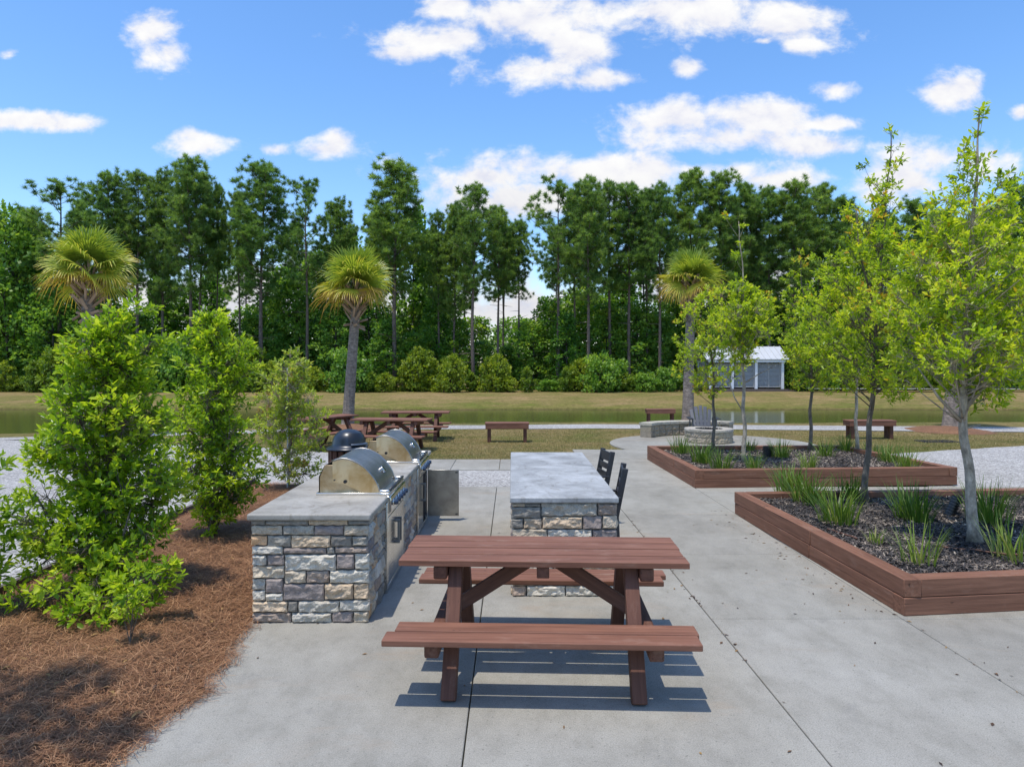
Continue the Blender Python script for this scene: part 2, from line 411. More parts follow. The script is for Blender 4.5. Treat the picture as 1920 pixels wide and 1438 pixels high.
# ---- ground: one sheet out to the horizon, with the pond basin and the far bank
def build_ground():
    ys = [-60, -10, 0, 6, 12, 18, 21, 23, 24.3, 24.9, 25.4, 26.0, 26.8, 28, 32, 36, 37.0, 37.6, 38.1, 38.2, 38.6, 39.2, 40, 41, 42, 43, 44, 45, 46, 47.2, 49, 53, 60, 75, 100, 160, 400, 1200, 4000]
    zs = [-.03, -.03, -.03, -.03, -.03, -.03, -.03, -.02, -.02, -.06, -.22, -.44, -.72, -.95, -1, -.95, -.8, -.62, -.53, -.37, -.345, -.29, -.2, -.12, -.06, -.01, .03, .06, .09, .1, .1, .1, .1, .1, .1, .1, .1, .1, .1]
    xs = [-3000, -800, -250, -120, -80] + [x for x in np.arange(-60, 60.1, 0.5)] + [80, 120, 250, 800, 3000]
    V, Q = [], []
    for j, (y, z) in enumerate(zip(ys, zs)):
        for x in xs:
            dy = dz = 0.0
            if 20 < y < 29: dy += float(np.interp(x, [-60, -24, -15, -9, -5, 0, 60], [-8, -5.6, -4.0, -2.4, -1.1, -.2, 0])) * min(1, (y - 18) / 5) * min(1, max(0, (32 - y) / 4))
            if 22.9 < y < 47:
                dy += 0.5 * mnoise.noise((x * 0.12, y * 0.02, 3.0)) + 0.22 * mnoise.noise((x * 0.9, y * .3, 9.0)) + .14 * mnoise.noise((x * 2.7, 3, 9.0))
                if y > 36: dz = 0.05 * mnoise.noise((x * 0.35, y * 0.5, 1.0))
                if 45 < y: dz += 0.0
            if y >= 43: dz += 0.006 * max(0, x - 10)if x < 60 else 0.3
            V.append((x, y + dy, z + dz))
    n = len(xs)
    for j in range(len(ys) - 1):
        for i in range(n - 1):
            Q.append((j * n + i, j * n + i + 1, (j + 1) * n + i + 1, (j + 1) * n + i))
    struct(nmesh('ground', V, Q, M['lawn'], smooth=True), 'dry tan and green lawn running down to the pond and up the far bank', 'lawn')
    struct(nmesh('pond_water', [(-140, 16.0, -.47), (140, 16.0, -.47), (140, 39.6, -.47), (-140, 39.6, -.47)], [(0, 1, 2, 3)], M['water']), 'still green pond between the lawn and the far bank', 'pond')
build_ground()

def sheet(name, poly, z, mat, label, cat, wob=0.0, step=0.4):
    """flat ground sheet with slightly ragged outline"""
    pts = []
    n = len(poly)
    for i in range(n):
        a, b = Vector(poly[i]), Vector(poly[(i + 1) % n])
        k = max(1, int((b - a).length / step)) if wob else 1
        for t in range(k):
            p = a.lerp(b, t / k)
            if wob: p = p + Vector((mnoise.noise((p.x * 1.3, p.y * 1.3, 0)), mnoise.noise((p.x * 1.3, p.y * 1.3, 7)))) * wob
            pts.append((p.x, p.y, z))
    me = bpy.data.meshes.new(name)
    me.from_pydata(pts, [], [tuple(range(len(pts)))])
    return struct(link_mesh(name, me, mat, None), label, cat)
sheet('gravel_court', [(-40, -4), (-4.5, -4), (-4.5, 11.6), (-2.25, 11.6), (-2.25, 13.9), (-3.2, 15.3), (-5.5, 16.7), (-8.5, 17.6), (-11, 18.2), (-14, 18.6), (-24, 17.0), (-40, 16)], -.018, M['gravel'], 'pale gravel court to the left of the pine straw bed', 'gravel', .12)
sheet('gravel_yard', [(7.0, 11.0), (30, 8.0), (45, 8.0), (45, 22), (26, 20.4), (16.0, 18.4), (10.5, 16.4), (8.4, 15.6), (7.0, 15.3)], -.018, M['gravel'], 'pale gravel yard to the right of the planters', 'gravel', .1)
sheet('gravel_patch', [(-2.4, 11.3), (0.5, 11.3), (0.5, 13.3), (-2.4, 13.3)], -.016, M['gravel'], 'small gravel patch between the patio and the concrete strip', 'gravel')
sheet('gravel_path', [(-15, 18.2), (-9, 20.0), (-4, 21.7), (3, 22.0), (9, 21.5), (17, 20.7), (40, 19.6), (40, 21.3), (17, 22.4), (9, 23.2), (3, 23.6), (-4, 23.0), (-9, 21.1), (-15, 19.0)], -.012, M['gravel'], 'narrow white gravel path along the near side of the pond', 'path', .1)
sheet('far_path', [(20.5, 46.6), (26, 46.2), (45, 45.2), (58, 44.4), (58, 45.4), (45, 46.3), (26, 47.4), (20.5, 47.6)], .42, M['gravel'], 'thin pale path along the top of the far bank', 'path', .1)

# ---- concrete patio: cells with real open joints
def build_patio():
    mb = MB()
    def cell(poly, gap=.004):
        c = Vector((sum(p[0] for p in poly) / len(poly), sum(p[1] for p in poly) / len(poly)))
        n = len(poly); P = []
        for i in range(n):
            a, b, d = Vector(poly[i - 1]), Vector(poly[i]), Vector(poly[(i + 1) % n])
            e1 = (b - a).normalized(); e2 = (d - b).normalized()
            n1 = Vector((-e1.y, e1.x)); n2 = Vector((-e2.y, e2.x))
            k = (n1 + n2); k = k / max(0.3, k.dot(n1)) if k.length > 1e-5 else n1
            P.append(tuple(b + k * gap))
        g = random.uniform(.9, 1.06)
        mb.extrude(P, -.06, 0.0, 'z', (g, g, g * random.uniform(.985, 1.01), 1))
    def jx(y, x0, x1): return x0 + (x1 - x0) * (y - 3.4) / 7.8
    ya, yb = 0.2, 11.38
    j1 = lambda y: -.252
    j2 = lambda y: jx(y, 1.615, 1.515)
    j3 = lambda y: jx(y, 3.15, 3.02)
    cell([(-2.06, ya), (j1(ya), ya), (j1(yb), yb), (-2.3, yb), (-2.12, 8.0)], .0035)
    cell([(j1(ya), ya), (j2(ya), ya), (j2(yb), yb), (j1(yb), yb)], .0035)
    yy = [ya, 1.7, 3.42, 5.45, 7.32, 9.25, yb]
    for a, b in zip(yy, yy[1:]):
        cell([(j2(a), a), (j3(a), a), (j3(b), b), (j2(b), b)], .0035)
    xx = [3.1, 5.0, 6.9, 9.2]
    for a, b in zip(yy, yy[1:]):
        for c, d in zip(xx, xx[1:]):
            c0 = j3(a) if c == 3.1 else c; c1 = j3(b) if c == 3.1 else c
            cell([(c0, a), (d, a), (d, b), (c1, b)], .0035)
    cell([(.5, 11.39), (1.52, 11.39), (1.5, 13.2), (.5, 13.2)])
    cell([(1.52, 11.39), (3.3, 11.39), (3.3, 13.2), (1.5, 13.2)])
    for a, b in zip([-2.25, -1.2, -.25, 1.5], [-1.2, -.25, 1.5, 3.3]):
        cell([(a, 13.22), (b, 13.22), (b, 14.7), (a, 14.7)])
    cell([(1.45, 14.72), (3.3, 14.72), (3.3, 16.4), (1.45, 16.42)])
    pad = [(3.31, 14.72), (7.0, 14.72), (7.5, 16.2)]
    for k in range(0, 25):
        an = R(-10 + k * 8.3)
        pad.append((5.15 + 2.62 * math.cos(an), 17.55 + 2.55 * math.sin(an)))
    pad += [(2.75, 16.42), (3.31, 16.41)]
    cell(pad)
    struct(mb.build('patio', M['concrete'], bevel=.007), 'grey concrete patio slabs with dark control joints', 'patio')
build_patio()

# ================================================================== LEDGE STONE FACING
PAL = {'dg': (.235, .22, .198), 'gy': (.36, .338, .298), 'lg': (.52, .495, .445), 'pu': (.27, .232, .222), 'tn': (.52, .415, .305),
       'or': (.52, .345, .21), 'bt': (.49, .425, .34), 'bn': (.325, .262, .222)}
def stone(mb, O, U, Vv, Nn, u0, v0, u1, v1, depth, col, rough=1.0, cell=.011):
    O, U, Vv, Nn = Vector(O), Vector(U), Vector(Vv), Vector(Nn)
    g = .0035
    u0 += g; v0 += g; u1 -= g; v1 -= g
    nu = max(3, int((u1 - u0) / cell)); nv = max(3, int((v1 - v0) / cell))
    sx, sy, so = random.uniform(-.10, .10), random.uniform(-.16, .16), random.random() * 60
    dd = depth * random.uniform(.72, 1.12)
    vs, fs = [], []
    W, H = u1 - u0, v1 - v0
    for j in range(nv + 1):
        for i in range(nu + 1):
            a, b = i / nu, j / nv
            u, v = u0 + a * W, v0 + b * H
            e = min(a * W, (1 - a) * W, b * H, (1 - b) * H)
            r = min(1.0, e / .014); r = math.sqrt(max(0.0, 1 - (1 - r) ** 2))
            p = (u * 14 + so, v * 20 + so, so)
            q = mnoise.multi_fractal((p[0], p[1], p[2]), 1.0, 2.1, 4)
            rg = mnoise.ridged_multi_fractal((u * 9 + so, v * 11, so), 1.0, 2.0, 3, 1.0, 2.0)
            h = dd * (.55 + .45 * r) + r * (sx * (u - u0 - W / 2) * .5 + sy * (v - v0 - H / 2) * .7) + rough * r * ((q - 1) * .012 + (rg - 1.2) * .014)
            if i in (0, nu): u += .002 * math.sin(v * 90 + so)
            if j in (0, nv): v += .002 * math.sin(u * 70 + so)
            vs.append(O + U * u + Vv * v + Nn * max(.004, h))
    for j in range(nv):
        for i in range(nu):
            k = j * (nu + 1) + i
            fs.append((k, k + 1, k + nu + 2, k + nu + 1))
    ring = [i for i in range(nu + 1)] + [(j + 1) * (nu + 1) - 1 for j in range(1, nv + 1)] + [nv * (nu + 1) + i for i in range(nu - 1, -1, -1)] + [j * (nu + 1) for j in range(nv - 1, 0, -1)]
    base = len(vs)
    for k in ring:
        p = vs[k]; d = (p - O).dot(Nn)
        vs.append(p - Nn * d)
    m = len(ring)
    for k in range(m):
        fs.append((ring[k], base + k, base + (k + 1) % m, ring[(k + 1) % m]))
    t = random.uniform(.86, 1.14)
    mb.add(vs, fs, (col[0] * t, col[1] * t, col[2] * t, 1))
def ashlar(mb, O, U, Vv, Nn, W, H, depth, skip=(), cell=.014, rough=1.0, keys=None):
    keys = keys or ['dg', 'gy', 'gy', 'lg', 'lg', 'pu', 'pu', 'tn', 'bt', 'bt', 'bn', 'or']
    v = 0.0
    while v < H - .02:
        h = random.choice([.055, .075, .085, .10, .12])
        if H - v - h < .045: h = H - v
        u = 0.0
        while u < W - .01:
            w = random.choice([.10, .14, .18, .22, .27])
            if W - u - w < .08: w = W - u
            c = (u + w / 2, v + h / 2)
            if not any(a < c[0] < b and c_ < c[1] < d for a, c_, b, d in skip):
                if h > .095 and w < .2 and random.random() < .3:
                    stone(mb, O, U, Vv, Nn, u, v, u + w, v + h / 2, depth, PAL[random.choice(keys)], rough, cell)
                    stone(mb, O, U, Vv, Nn, u, v + h / 2, u + w, v + h, depth, PAL[random.choice(keys)], rough, cell)
                else:
                    stone(mb, O, U, Vv, Nn, u, v, u + w, v + h, depth, PAL[random.choice(keys)], rough * random.choice([.35, 1, 1.2]), cell)
            u += w
        v += h

# ================================================================== GRILL ISLAND
IX0, IX1, IY0, IY1, ITOP = -2.02, -1.15, 5.38, 9.30, .858
isl = thing('grill_island', (-1.58, 7.3, 0), 'long stone clad grill island with concrete counter and two built-in grills', 'grill island')
def rel(mbf, name, mat, root, **kw):
    o = mbf.build(name, mat, root, **kw)
    o.location = -Vector(root.location)
    return o
core = MB(); core.box(((IX0 + IX1) / 2, (IY0 + IY1) / 2, .40), (IX1 - IX0, IY1 - IY0, .80))
rel(core, 'base_core', M['mortar'], isl)
st = MB()
ROWS = '''95,300,235,355,dg;235,300,655,360,dg;660,302,1045,358,tn;1045,300,1255,355,dg
100,360,405,460,bt;410,360,715,458,gy;715,362,1005,460,pu;1005,358,1250,465,bt
95,465,255,565,or;258,465,488,582,gy;490,463,875,590,tn;878,465,1085,580,dg;1088,470,1240,572,gy
105,575,410,662,lg;415,590,835,655,pu;838,585,915,655,dg;918,580,1245,648,bn
110,668,250,775,lg;255,665,425,778,pu;430,660,930,828,lg;935,658,1110,812,pu;1113,650,1258,818,lg
110,780,425,910,bt;428,832,635,962,bt;640,832,862,958,bn;866,824,1255,962,lg
110,915,238,1032,lg;240,914,410,1064,pu;110,1036,239,1145,lg;241,1068,410,1145,lg;412,968,814,1142,pu;818,966,1100,1130,tn;1102,966,1248,1130,tn
110,1150,456,1264,tn;460,1148,556,1262,dg;560,1145,960,1266,lg;962,1136,1262,1252,lg
110,1268,492,1372,bn;496,1268,886,1372,lg;890,1258,1095,1372,pu;1099,1256,1248,1372,bt'''
for row in ROWS.split('\n'):
    for s_ in row.split(';'):
        x0, y0, x1, y1, k = s_.split(',')
        f = lambda x: (float(x) - 100) / 1150 * .925 - .03
        g_ = lambda y: (1372 - float(y)) / 1072 * .806
        stone(st, (IX0, IY0, 0), (1, 0, 0), (0, 0, 1), (0, -1, 0), f(x0), g_(y1), f(x1), g_(y0), .030, PAL[k], {'pu': .5, 'dg': .6, 'gy': .8}.get(k, 1.15))
G1, G2 = (6.08, 6.90), (8.06, 8.88)
LEN = IY1 - IY0
for a_, b_ in ((IY0, G1[0] - .045), (G1[1] + .045, G2[0] - .045), (G2[1] + .045, IY1)):
    sp_ = MB(); ashlar(sp_, (IX1, a_, 0), (0, 1, 0), (0, 0, 1), (1, 0, 0), b_ - a_, .806, .030, cell=.014)
    rel(sp_, 'stone_panel', M['stone'], isl)
ashlar(st, (IX0, IY1, 0), (0, -1, 0), (0, 0, 1), (-1, 0, 0), LEN, .806, .030, cell=.03)
ashlar(st, (IX1, IY1, 0), (-1, 0, 0), (0, 0, 1), (0, 1, 0), IX1 - IX0, .806, .030, cell=.03)
rel(st, 'stone_facing', M['stone'], isl)
sl = MB(); sl.box(((IX0 + IX1) / 2 - .005, (IY0 + IY1) / 2, .832), (IX1 - IX0 + .10, IY1 - IY0 + .10, .052))
rel(sl, 'countertop', M['slab'], isl, bevel=.014, seg=3)

def cabinet(y0, y1, open_far):
    """steel door frame let into the right face under a grill, with two leaves"""
    x = IX1
    fr = MB()
    for yy in (y0 - .022, y1 + .022): fr.box((x + .022, yy, .40), (.05, .044, .80))
    fr.box((x + .022, (y0 + y1) / 2, .035), (.05, y1 - y0, .05)); fr.box((x + .022, (y0 + y1) / 2, .69), (.05, y1 - y0, .045))
    rel(fr, 'door_frame', M['steel_bright'], isl, bevel=.004)
    rc = MB(); rc.box((x + .006, (y0 + y1) / 2, .36), (.012, y1 - y0, .62)); rel(rc, 'cabinet_shade_panel', M['dark'], isl)  # flat near-black sheet; its colour stands in for the shade inside the cabinet
    ym = (y0 + y1) / 2
    for k, (a, b) in enumerate(((y0 + .004, ym - .002), (ym + .002, y1 - .004))):
        opn = open_far and k == 1
        d = MB(); w = b - a
        if not opn:
            d.box((x + .038, (a + b) / 2, .363), (.02, w, .60))
            hp = [(x + .05, (b - .045 if k == 0 else a + .045))]
        else:
            d.box((x + .055 + w / 2, b + .01, .363), (w, .02, .60))
        o = rel(d, 'door', M['steel_bright'] if not opn else M['steel'], isl, bevel=.003)
        h = MB()
        if not opn:
            hx, hy = x + .048, (b - .05 if k == 0 else a + .05)
            h.beam((hx + .034, hy, .36), (hx + .034, hy, .56), .022, .022); 
            for zz in (.36, .56): h.beam((hx, hy, zz), (hx + .045, hy, zz), .024, .024)
        else:
            hx = x + .055 + w - .05
            h.beam((hx, b + .056, .36), (hx, b + .056, .56), .022, .022)
            for zz in (.36, .56): h.beam((hx, b + .02, zz), (hx, b + .066, zz), .024, .024)
        ho = h.build('handle', M['handle'], o, bevel=.003)
        if opn:
            for zz in (.09, .63):
                bo = MB(); bo.box((x + .055 + w - .03, b - .004, zz), (.03, .012, .016)); bo.build('catch', M['dark_steel'], o)
cabinet(G1[0], G1[1], False); cabinet(G2[0], G2[1], True)

HOOD = [(-.427, .306), (-.385, .322), (-.338, .330), (-.29, .326), (-.247, .313), (-.19, .286), (-.136, .25), (-.088, .20), (-.045, .146), (-.02, .10), (-.006, .06), (0, .017)]
def grill(y0, y1, label):
    xf = -1.185
    g = thing('gas_grill', (xf, (y0 + y1) / 2, ITOP), label, 'grill', 0, 'built-in grills')
    L = y1 - y0 - .06; h2 = L / 2
    # skin of the hood with thickness
    outer = HOOD; inner = [(x * .975 - .004, z - .012) for x, z in HOOD]
    sk = MB(); sk.extrude(outer + inner[::-1], -h2, h2, 'y')
    hood = sk.build('hood', M['steel'], g, bevel=.002)
    hs = MB()
    cheek = [(x * .985 - .003, z - .008) for x, z in HOOD] + [(-.15, .022), (-.317, .10), (-.42, .118)]
    for s in (-1, 1):
        hs = MB(); hs.extrude(cheek, s * (h2 - .004), s * (h2 - .02), 'y'); hs.build('hood_cheek', M['steel_side'], hood)
    rm = MB()
    for s in (-1, 1):
        rm = MB(); rm.tube([(x, s * (h2 + .002), z) for x, z in HOOD], .007, 6); rm.build('hood_rim', M['steel'], hood, smooth=True)
    bo = MB()
    for s in (-1, 1):
        bo = MB()
        bo.tube([(-.308, s * (h2 - .01), .122), (-.308, s * (h2 + .010), .122)], .016, 10)
        bo.build('hood_pivot', M['dark'], hood)
        bo = MB(); bo.tube([(-.405, s * (h2 - .01), .135), (-.405, s * (h2 + .010), .135)], .007, 8); bo.build('hood_bolt', M['dark_steel'], hood)
    th = MB(); a = R(38)
    c = Vector((-.055, .03, .166)); n = Vector((math.cos(a), 0, math.sin(a)))
    th.tube([c - n * .01, c + n * .022], .035, 20); 
    tho = th.build('thermometer', M['steel_bright'], hood, bevel=.004)
    fb = MB()
    prof = [(-.557, 0), (-.557, .16), (-.505, .262), (-.40, .262), (-.30, .09), (-.1, .03), (-.005, .02), (-.005, 0)]
    for s in (-1, 1): fb.extrude(prof, s * (h2 - .045), s * (h2 - .06), 'y')
    fb.extrude([(-.557, 0), (-.557, .16), (-.505, .262), (-.50, .262), (-.545, .155), (-.545, 0)], -h2 + .045, h2 - .045, 'y')
    fb.build('firebox', M['steel_tan'], g, bevel=.002)
    ba = MB(); ba.box((-.275, 0, .012), (.58, L + .03, .024)); ba.build('base_flange', M['steel_bright'], g, bevel=.004)
    fr = MB(); fr.box((-.28, 0, .035), (.50, L - .1, .02)); fr.build('grate', M['dark_steel'], g)
    sh = MB(); sh.box((.048, 0, .012), (.095, L + .05, .028))
    for s in (-1, 1): sh.box((.045, s * (h2 - .005), .036), (.09, .05, .03))
    sh.build('front_ledge', M['steel_bright'], g, bevel=.01, seg=3)
    hd = MB(); hd.tube([(.088, -h2 + .02, .047), (.088, h2 - .02, .047)], .012, 10)
    for s in (-1, 1): hd.tube([(.088, s * (h2 - .05), .047), (.05, s * (h2 - .05), .03)], .011, 8)
    hd.build('towel_bar', M['dark_steel'], g, smooth=True)
    cp = MB(); cp.extrude([(.045, -.003), (.096, -.003), (.108, -.02), (.112, -.135), (.098, -.155), (.04, -.155)], -h2 - .035, h2 + .035, 'y')
    pan = cp.build('control_panel', M['steel_bright'], g, bevel=.006, seg=3)
    for k in range(5):
        yk = -h2 + .10 + k * (L - .2) / 4
        kb = MB(); kb.tube([(.108, yk, -.078), (.116, yk, -.078)], .034, 18); kb.build('knob_bezel', M['steel_bright'], g, bevel=.003)
        kb = MB(); kb.tube([(.114, yk, -.078), (.145, yk, -.078), (.150, yk, -.078)], [.025, .023, .019], 16); kb.beam((.146, yk, -.098), (.146, yk, -.058), .012, .014, (1, 0, 0))
        kb.build('knob', M['knob'], g, smooth=False, bevel=.002)
    return g
grill(G1[0], G1[1], 'stainless grill nearer the picnic table, with closed doors below')
grill(G2[0], G2[1], 'stainless grill at the far end of the stone island above the open steel door')

# ================================================================== BAR COUNTER
BX0, BX1, BY0, BY1 = 0.02, .895, 5.99, 9.0
bar = thing('bar_counter', (.45, 7.5, 0), 'stone clad bar counter with pale blue grey concrete top behind the picnic table', 'bar counter')
c_ = MB(); c_.box(((BX0 + BX1) / 2, (BY0 + BY1) / 2, .41), (BX1 - BX0, BY1 - BY0, .82)); rel(c_, 'base_core', M['mortar'], bar)
st = MB()
BR = '''192,840,268,862,tn;268,840,360,862,dg;192,862,360,930,dg;362,838,685,918,gy;688,840,800,912,bn
190,932,258,992,dg;260,930,366,994,tn;368,920,600,994,tn;602,916,713,998,pu;715,914,800,994,bt
195,995,396,1062,bt;398,998,656,1072,lg;658,1000,798,1062,pu
195,1064,300,1140,dg;302,1076,560,1140,tn;562,1076,798,1140,gy
195,1142,430,1240,lg;432,1142,600,1240,pu;602,1142,798,1240,bt
195,1242,330,1340,bn;332,1242,590,1340,gy;592,1242,798,1340,lg
195,1342,275,1404,bn;278,1342,500,1404,lg;503,1342,798,1404,lg'''
for row in BR.split('\n'):
    for s_ in row.split(';'):
        x0, y0, x1, y1, k = s_.split(',')
        f = lambda x: (float(x) - 190) / 610 * (BX1 - BX0 + .05) - .025
        g_ = lambda y: (1404 - float(y)) / 566 * .815
        stone(st, (BX0, BY0, 0), (1, 0, 0), (0, 0, 1), (0, -1, 0), f(x0), g_(y1), f(x1), g_(y0), .028, PAL[k], {'pu': .6, 'dg': .8}.get(k, 1.2))
ashlar(st, (BX0, BY1, 0), (0, -1, 0), (0, 0, 1), (-1, 0, 0), BY1 - BY0, .815, .028, cell=.02)
ashlar(st, (BX1, BY0, 0), (0, 1, 0), (0, 0, 1), (1, 0, 0), BY1 - BY0, .815, .028, cell=.02)
ashlar(st, (BX1, BY1, 0), (-1, 0, 0), (0, 0, 1), (0, 1, 0), BX1 - BX0, .815, .028, cell=.03)
rel(st, 'stone_facing', M['stone'], bar)
sl = MB(); sl.box(((BX0 + BX1) / 2, (BY0 + BY1) / 2, .845), (BX1 - BX0 + .075, BY1 - BY0 + .09, .052)); rel(sl, 'countertop', M['slab_cool'], bar, bevel=.012, seg=3)

# ================================================================== BAR CHAIRS (facing the bar, -x)
def bar_chair(loc, rz, label):
    t = thing('bar_chair', loc, label, 'chair', rz, 'chairs at the bar counter')
    for s in (-1, 1):
        y = s * .205
        p = MB()
        for a, b in (((.02, y, 0), (.0, y, .42)), ((.0, y, .42), (.10, y, .93))):
            p.beam(a, b, .032, .062, (1, 0, 0))
        p.build('back_post', M['chair'], t, bevel=.006)
        l = MB(); l.beam((-.40, y, 0), (-.40, y, .60), .045, .05, (1, 0, 0)); l.build('front_leg', M['chair'], t, bevel=.004)
        ar = MB(); ar.beam((-.44, y, .62), (.05, y, .62), .06, .025); ar.build('armrest', M['chair'], t, bevel=.006)
    se = MB()
    for k in range(4): se.box((-.36 + k * .105, 0, .435), (.098, .40, .025))
    se.box((-.40, 0, .39), (.025, .38, .06)); se.build('seat', M['chair'], t, bevel=.004)
    sb = MB()
    for k, z in enumerate((.53, .635, .74)):
        x = (z - .42) / .51 * .10
        sb.beam((x - .012, -.20, z), (x - .012, .20, z), .02, .075)
    x = .085; sb.beam((x - .012, -.20, .86), (x - .012, .20, .86), .022, .12)
    sb.build('back_slats', M['chair'], t, bevel=.003)
    return t
bar_chair((1.125, 7.43, 0), R(-7), 'charcoal slatted chair nearest the picnic table, seen edge-on beside the bar')
bar_chair((1.14, 8.80, 0), R(9), 'charcoal slatted chair at the far end of the bar counter')

# ================================================================== PICNIC TABLES
def picnic_parts(t):
    top = MB()
    for k in range(4): top.box((0, -.2505 + k * .167, .751 + random.uniform(-.002, .002)), (1.85 + random.uniform(-.01, .01), .151, .038))
    top.build('tabletop', M['wood'], t, bevel=.0035)
    for s in (-1, 1):
        se = MB()
        for k in (-1, 1): se.box((random.uniform(-.008, .008) + (.012 * s if k * s > 0 else -.012 * s), s * .575 + k * .0785, .398), (1.83 + (.03 if k == s else 0), .144, .038))
        se.build('seat', M['wood'], t, bevel=.006)
    for x in (-.57, .57):
        for s in (-1, 1):
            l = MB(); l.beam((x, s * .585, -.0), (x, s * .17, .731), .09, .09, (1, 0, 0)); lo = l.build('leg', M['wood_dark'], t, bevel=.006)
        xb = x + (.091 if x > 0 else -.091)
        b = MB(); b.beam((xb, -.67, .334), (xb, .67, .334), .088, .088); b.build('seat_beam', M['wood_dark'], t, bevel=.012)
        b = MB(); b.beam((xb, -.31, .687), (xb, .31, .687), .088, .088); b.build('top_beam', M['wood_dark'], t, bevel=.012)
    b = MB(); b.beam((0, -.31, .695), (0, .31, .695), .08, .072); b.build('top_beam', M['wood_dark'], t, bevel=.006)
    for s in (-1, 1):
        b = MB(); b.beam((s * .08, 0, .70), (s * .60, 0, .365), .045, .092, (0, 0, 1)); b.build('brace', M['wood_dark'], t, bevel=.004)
pt = thing('picnic_table', (.21, 4.67, 0), 'large brown picnic table with attached benches in front on the concrete patio', 'picnic table', R(-2.2), 'brown picnic tables')
picnic_parts(pt)
def more_table(x, y, rz, label, sc=1.0):
    c = copy_tree(pt); c.location = (x, y, -.03); c.rotation_euler = (0, 0, R(rz)); c['label'] = label
    return c
more_table(-2.88, 16.4, -7, 'brown picnic table on the lawn straight behind the two grills')
more_table(-2.66, 18.9, 2, 'brown picnic table farthest back on the lawn, nearest the gravel path')
more_table(-4.72, 17.1, 60, 'brown picnic table standing at a slant in front of the leaning palm')

# ================================================================== BENCHES
def bench_parts(t, L):
    s_ = MB()
    for k in range(3): s_.box((0, -.135 + k * .135, .505), (L, .13, .038))
    s_.build('seat', M['wood'], t, bevel=.006)
    a = MB()
    for s in (-1, 1): a.box((0, s * .178, .425), (L - .03, .038, .12)); a.box((s * (L / 2 - .035), 0, .425), (.038, .316, .12))
    a.build('apron', M['wood'], t, bevel=.004)
    for x in (-1, 1):
        for y in (-1, 1):
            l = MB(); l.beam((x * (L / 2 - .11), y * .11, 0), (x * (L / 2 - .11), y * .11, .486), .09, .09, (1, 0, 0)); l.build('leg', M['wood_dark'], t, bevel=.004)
BL = 'low brown wooden benches'
b0 = thing('low_bench', (-.13, 18.3, -.03), 'low brown bench alone on the lawn behind the bar counter', 'bench', 0, BL); bench_parts(b0, 1.18)
c = copy_tree(b0); c.location = (5.21, 24.0, -.03); c['label'] = 'low brown bench overlooking the pond behind the curved seat wall'; c.scale = (.86, 1, 1)
c = copy_tree(b0); c.location = (10.0, 19.1, -.03); c['label'] = 'low brown bench on the lawn right of the far planter'; c.scale = (1.12, 1, 1)

# ================================================================== TRASH BIN
tb = thing('trash_bin', (-2.33, 9.75, -.02), 'round brown slatted trash bin with dark dome lid left of the grills', 'trash bin')
li = MB(); li.lathe([(.245, .02), (.245, .80)], n=32); li.build('liner', M['dark'], tb, smooth=True)
sl = MB()
for k in range(18):
    a = 2 * math.pi * k / 18
    sl.box((.272 * math.cos(a), .272 * math.sin(a), .43), (.025, .072, .82), Matrix.Rotation(a, 3, 'Z'))
sl.build('slat_enclosure', M['wood_dark'], tb, bevel=.004)
hp = MB()
for z in (.12, .72): hp.lathe([(.257, z - .02), (.262, z - .02), (.262, z + .02), (.257, z + .02)], n=32)
hp.build('hoop', M['dark_steel'], tb)
ld = MB(); ld.lathe([(.30, .845), (.318, .85), (.316, .868), (.285, .885), (.245, .90), (.232, .93), (.226, .98), (.205, 1.035), (.165, 1.085), (.11, 1.115), (.05, 1.128), (0.0, 1.13)], n=48)
lid = ld.build('lid', M['navy'], tb, smooth=True)
op = MB(); op.lathe([(.238, .935), (.232, .985), (.211, 1.04), (.175, 1.082)], n=20, a0=R(-78), a1=R(10)); op.build('opening_shade', M['black'], lid, smooth=True)  # black shell over the dome, painting in the shade of the lid's hole
sp = MB(); sp.lathe([(.23, .925), (.275, .918), (.275, .932), (.236, .945)], n=16, a0=R(-70), a1=R(2)); sp.build('chute_lip', M['handle'], lid, smooth=True)

# ================================================================== PLANTERS
def planter(FL, FR, BR_, BL_, label, z0=0.0):
    cx = (FL[0] + FR[0] + BR_[0] + BL_[0]) / 4; cy = (FL[1] + FR[1] + BR_[1] + BL_[1]) / 4
    t = thing('raised_planter', (cx, cy, z0), label, 'planter', 0, 'timber planters')
    P = [Vector((p[0] - cx, p[1] - cy, 0)) for p in (FL, FR, BR_, BL_)]
    w = .145
    for course, (za_, zb) in enumerate(((0.0, .146), (.150, .296))):
        for i in range(4):
            a, b = P[i], P[(i + 1) % 4]
            d = (b - a).normalized(); n = Vector((-d.y, d.x, 0))
            trim = w if (i + course) % 2 else 0.0
            sh = random.uniform(-.006, .006)
            a2 = a + d * (trim + .003) + n * (w / 2 + sh); b2 = b - d * (trim + .003) + n * (w / 2 + sh)
            zc = (za_ + zb) / 2
            a2.z = b2.z = zc
            m = MB()
            L = (b2 - a2).length
            if L > 3.2:      # long sides are two timbers end to end
                k = .42 + .2 * random.random()
                c_ = a2.lerp(b2, k)
                m.beam(a2, c_ - d * .002, w, zb - za_); m.beam(c_ + d * .002 + n * .004, b2 + n * .004, w, zb - za_)
            else: m.beam(a2, b2, w, zb - za_)
            m.build('side_timber', M['timber'], t, bevel=.007)
    return t, P, (cx, cy)
PL1 = [(3.158, 5.50), (8.7, 6.16), (8.7, 9.72), (3.036, 9.32)]
PL2 = [(3.01, 11.24), (7.53, 11.54), (7.16, 14.78), (2.90, 14.66)]
planter(*PL1, 'near timber planter at the right edge, its front corner nearest the camera')
planter(*PL2, 'far timber planter standing between the near planter and the fire pit')
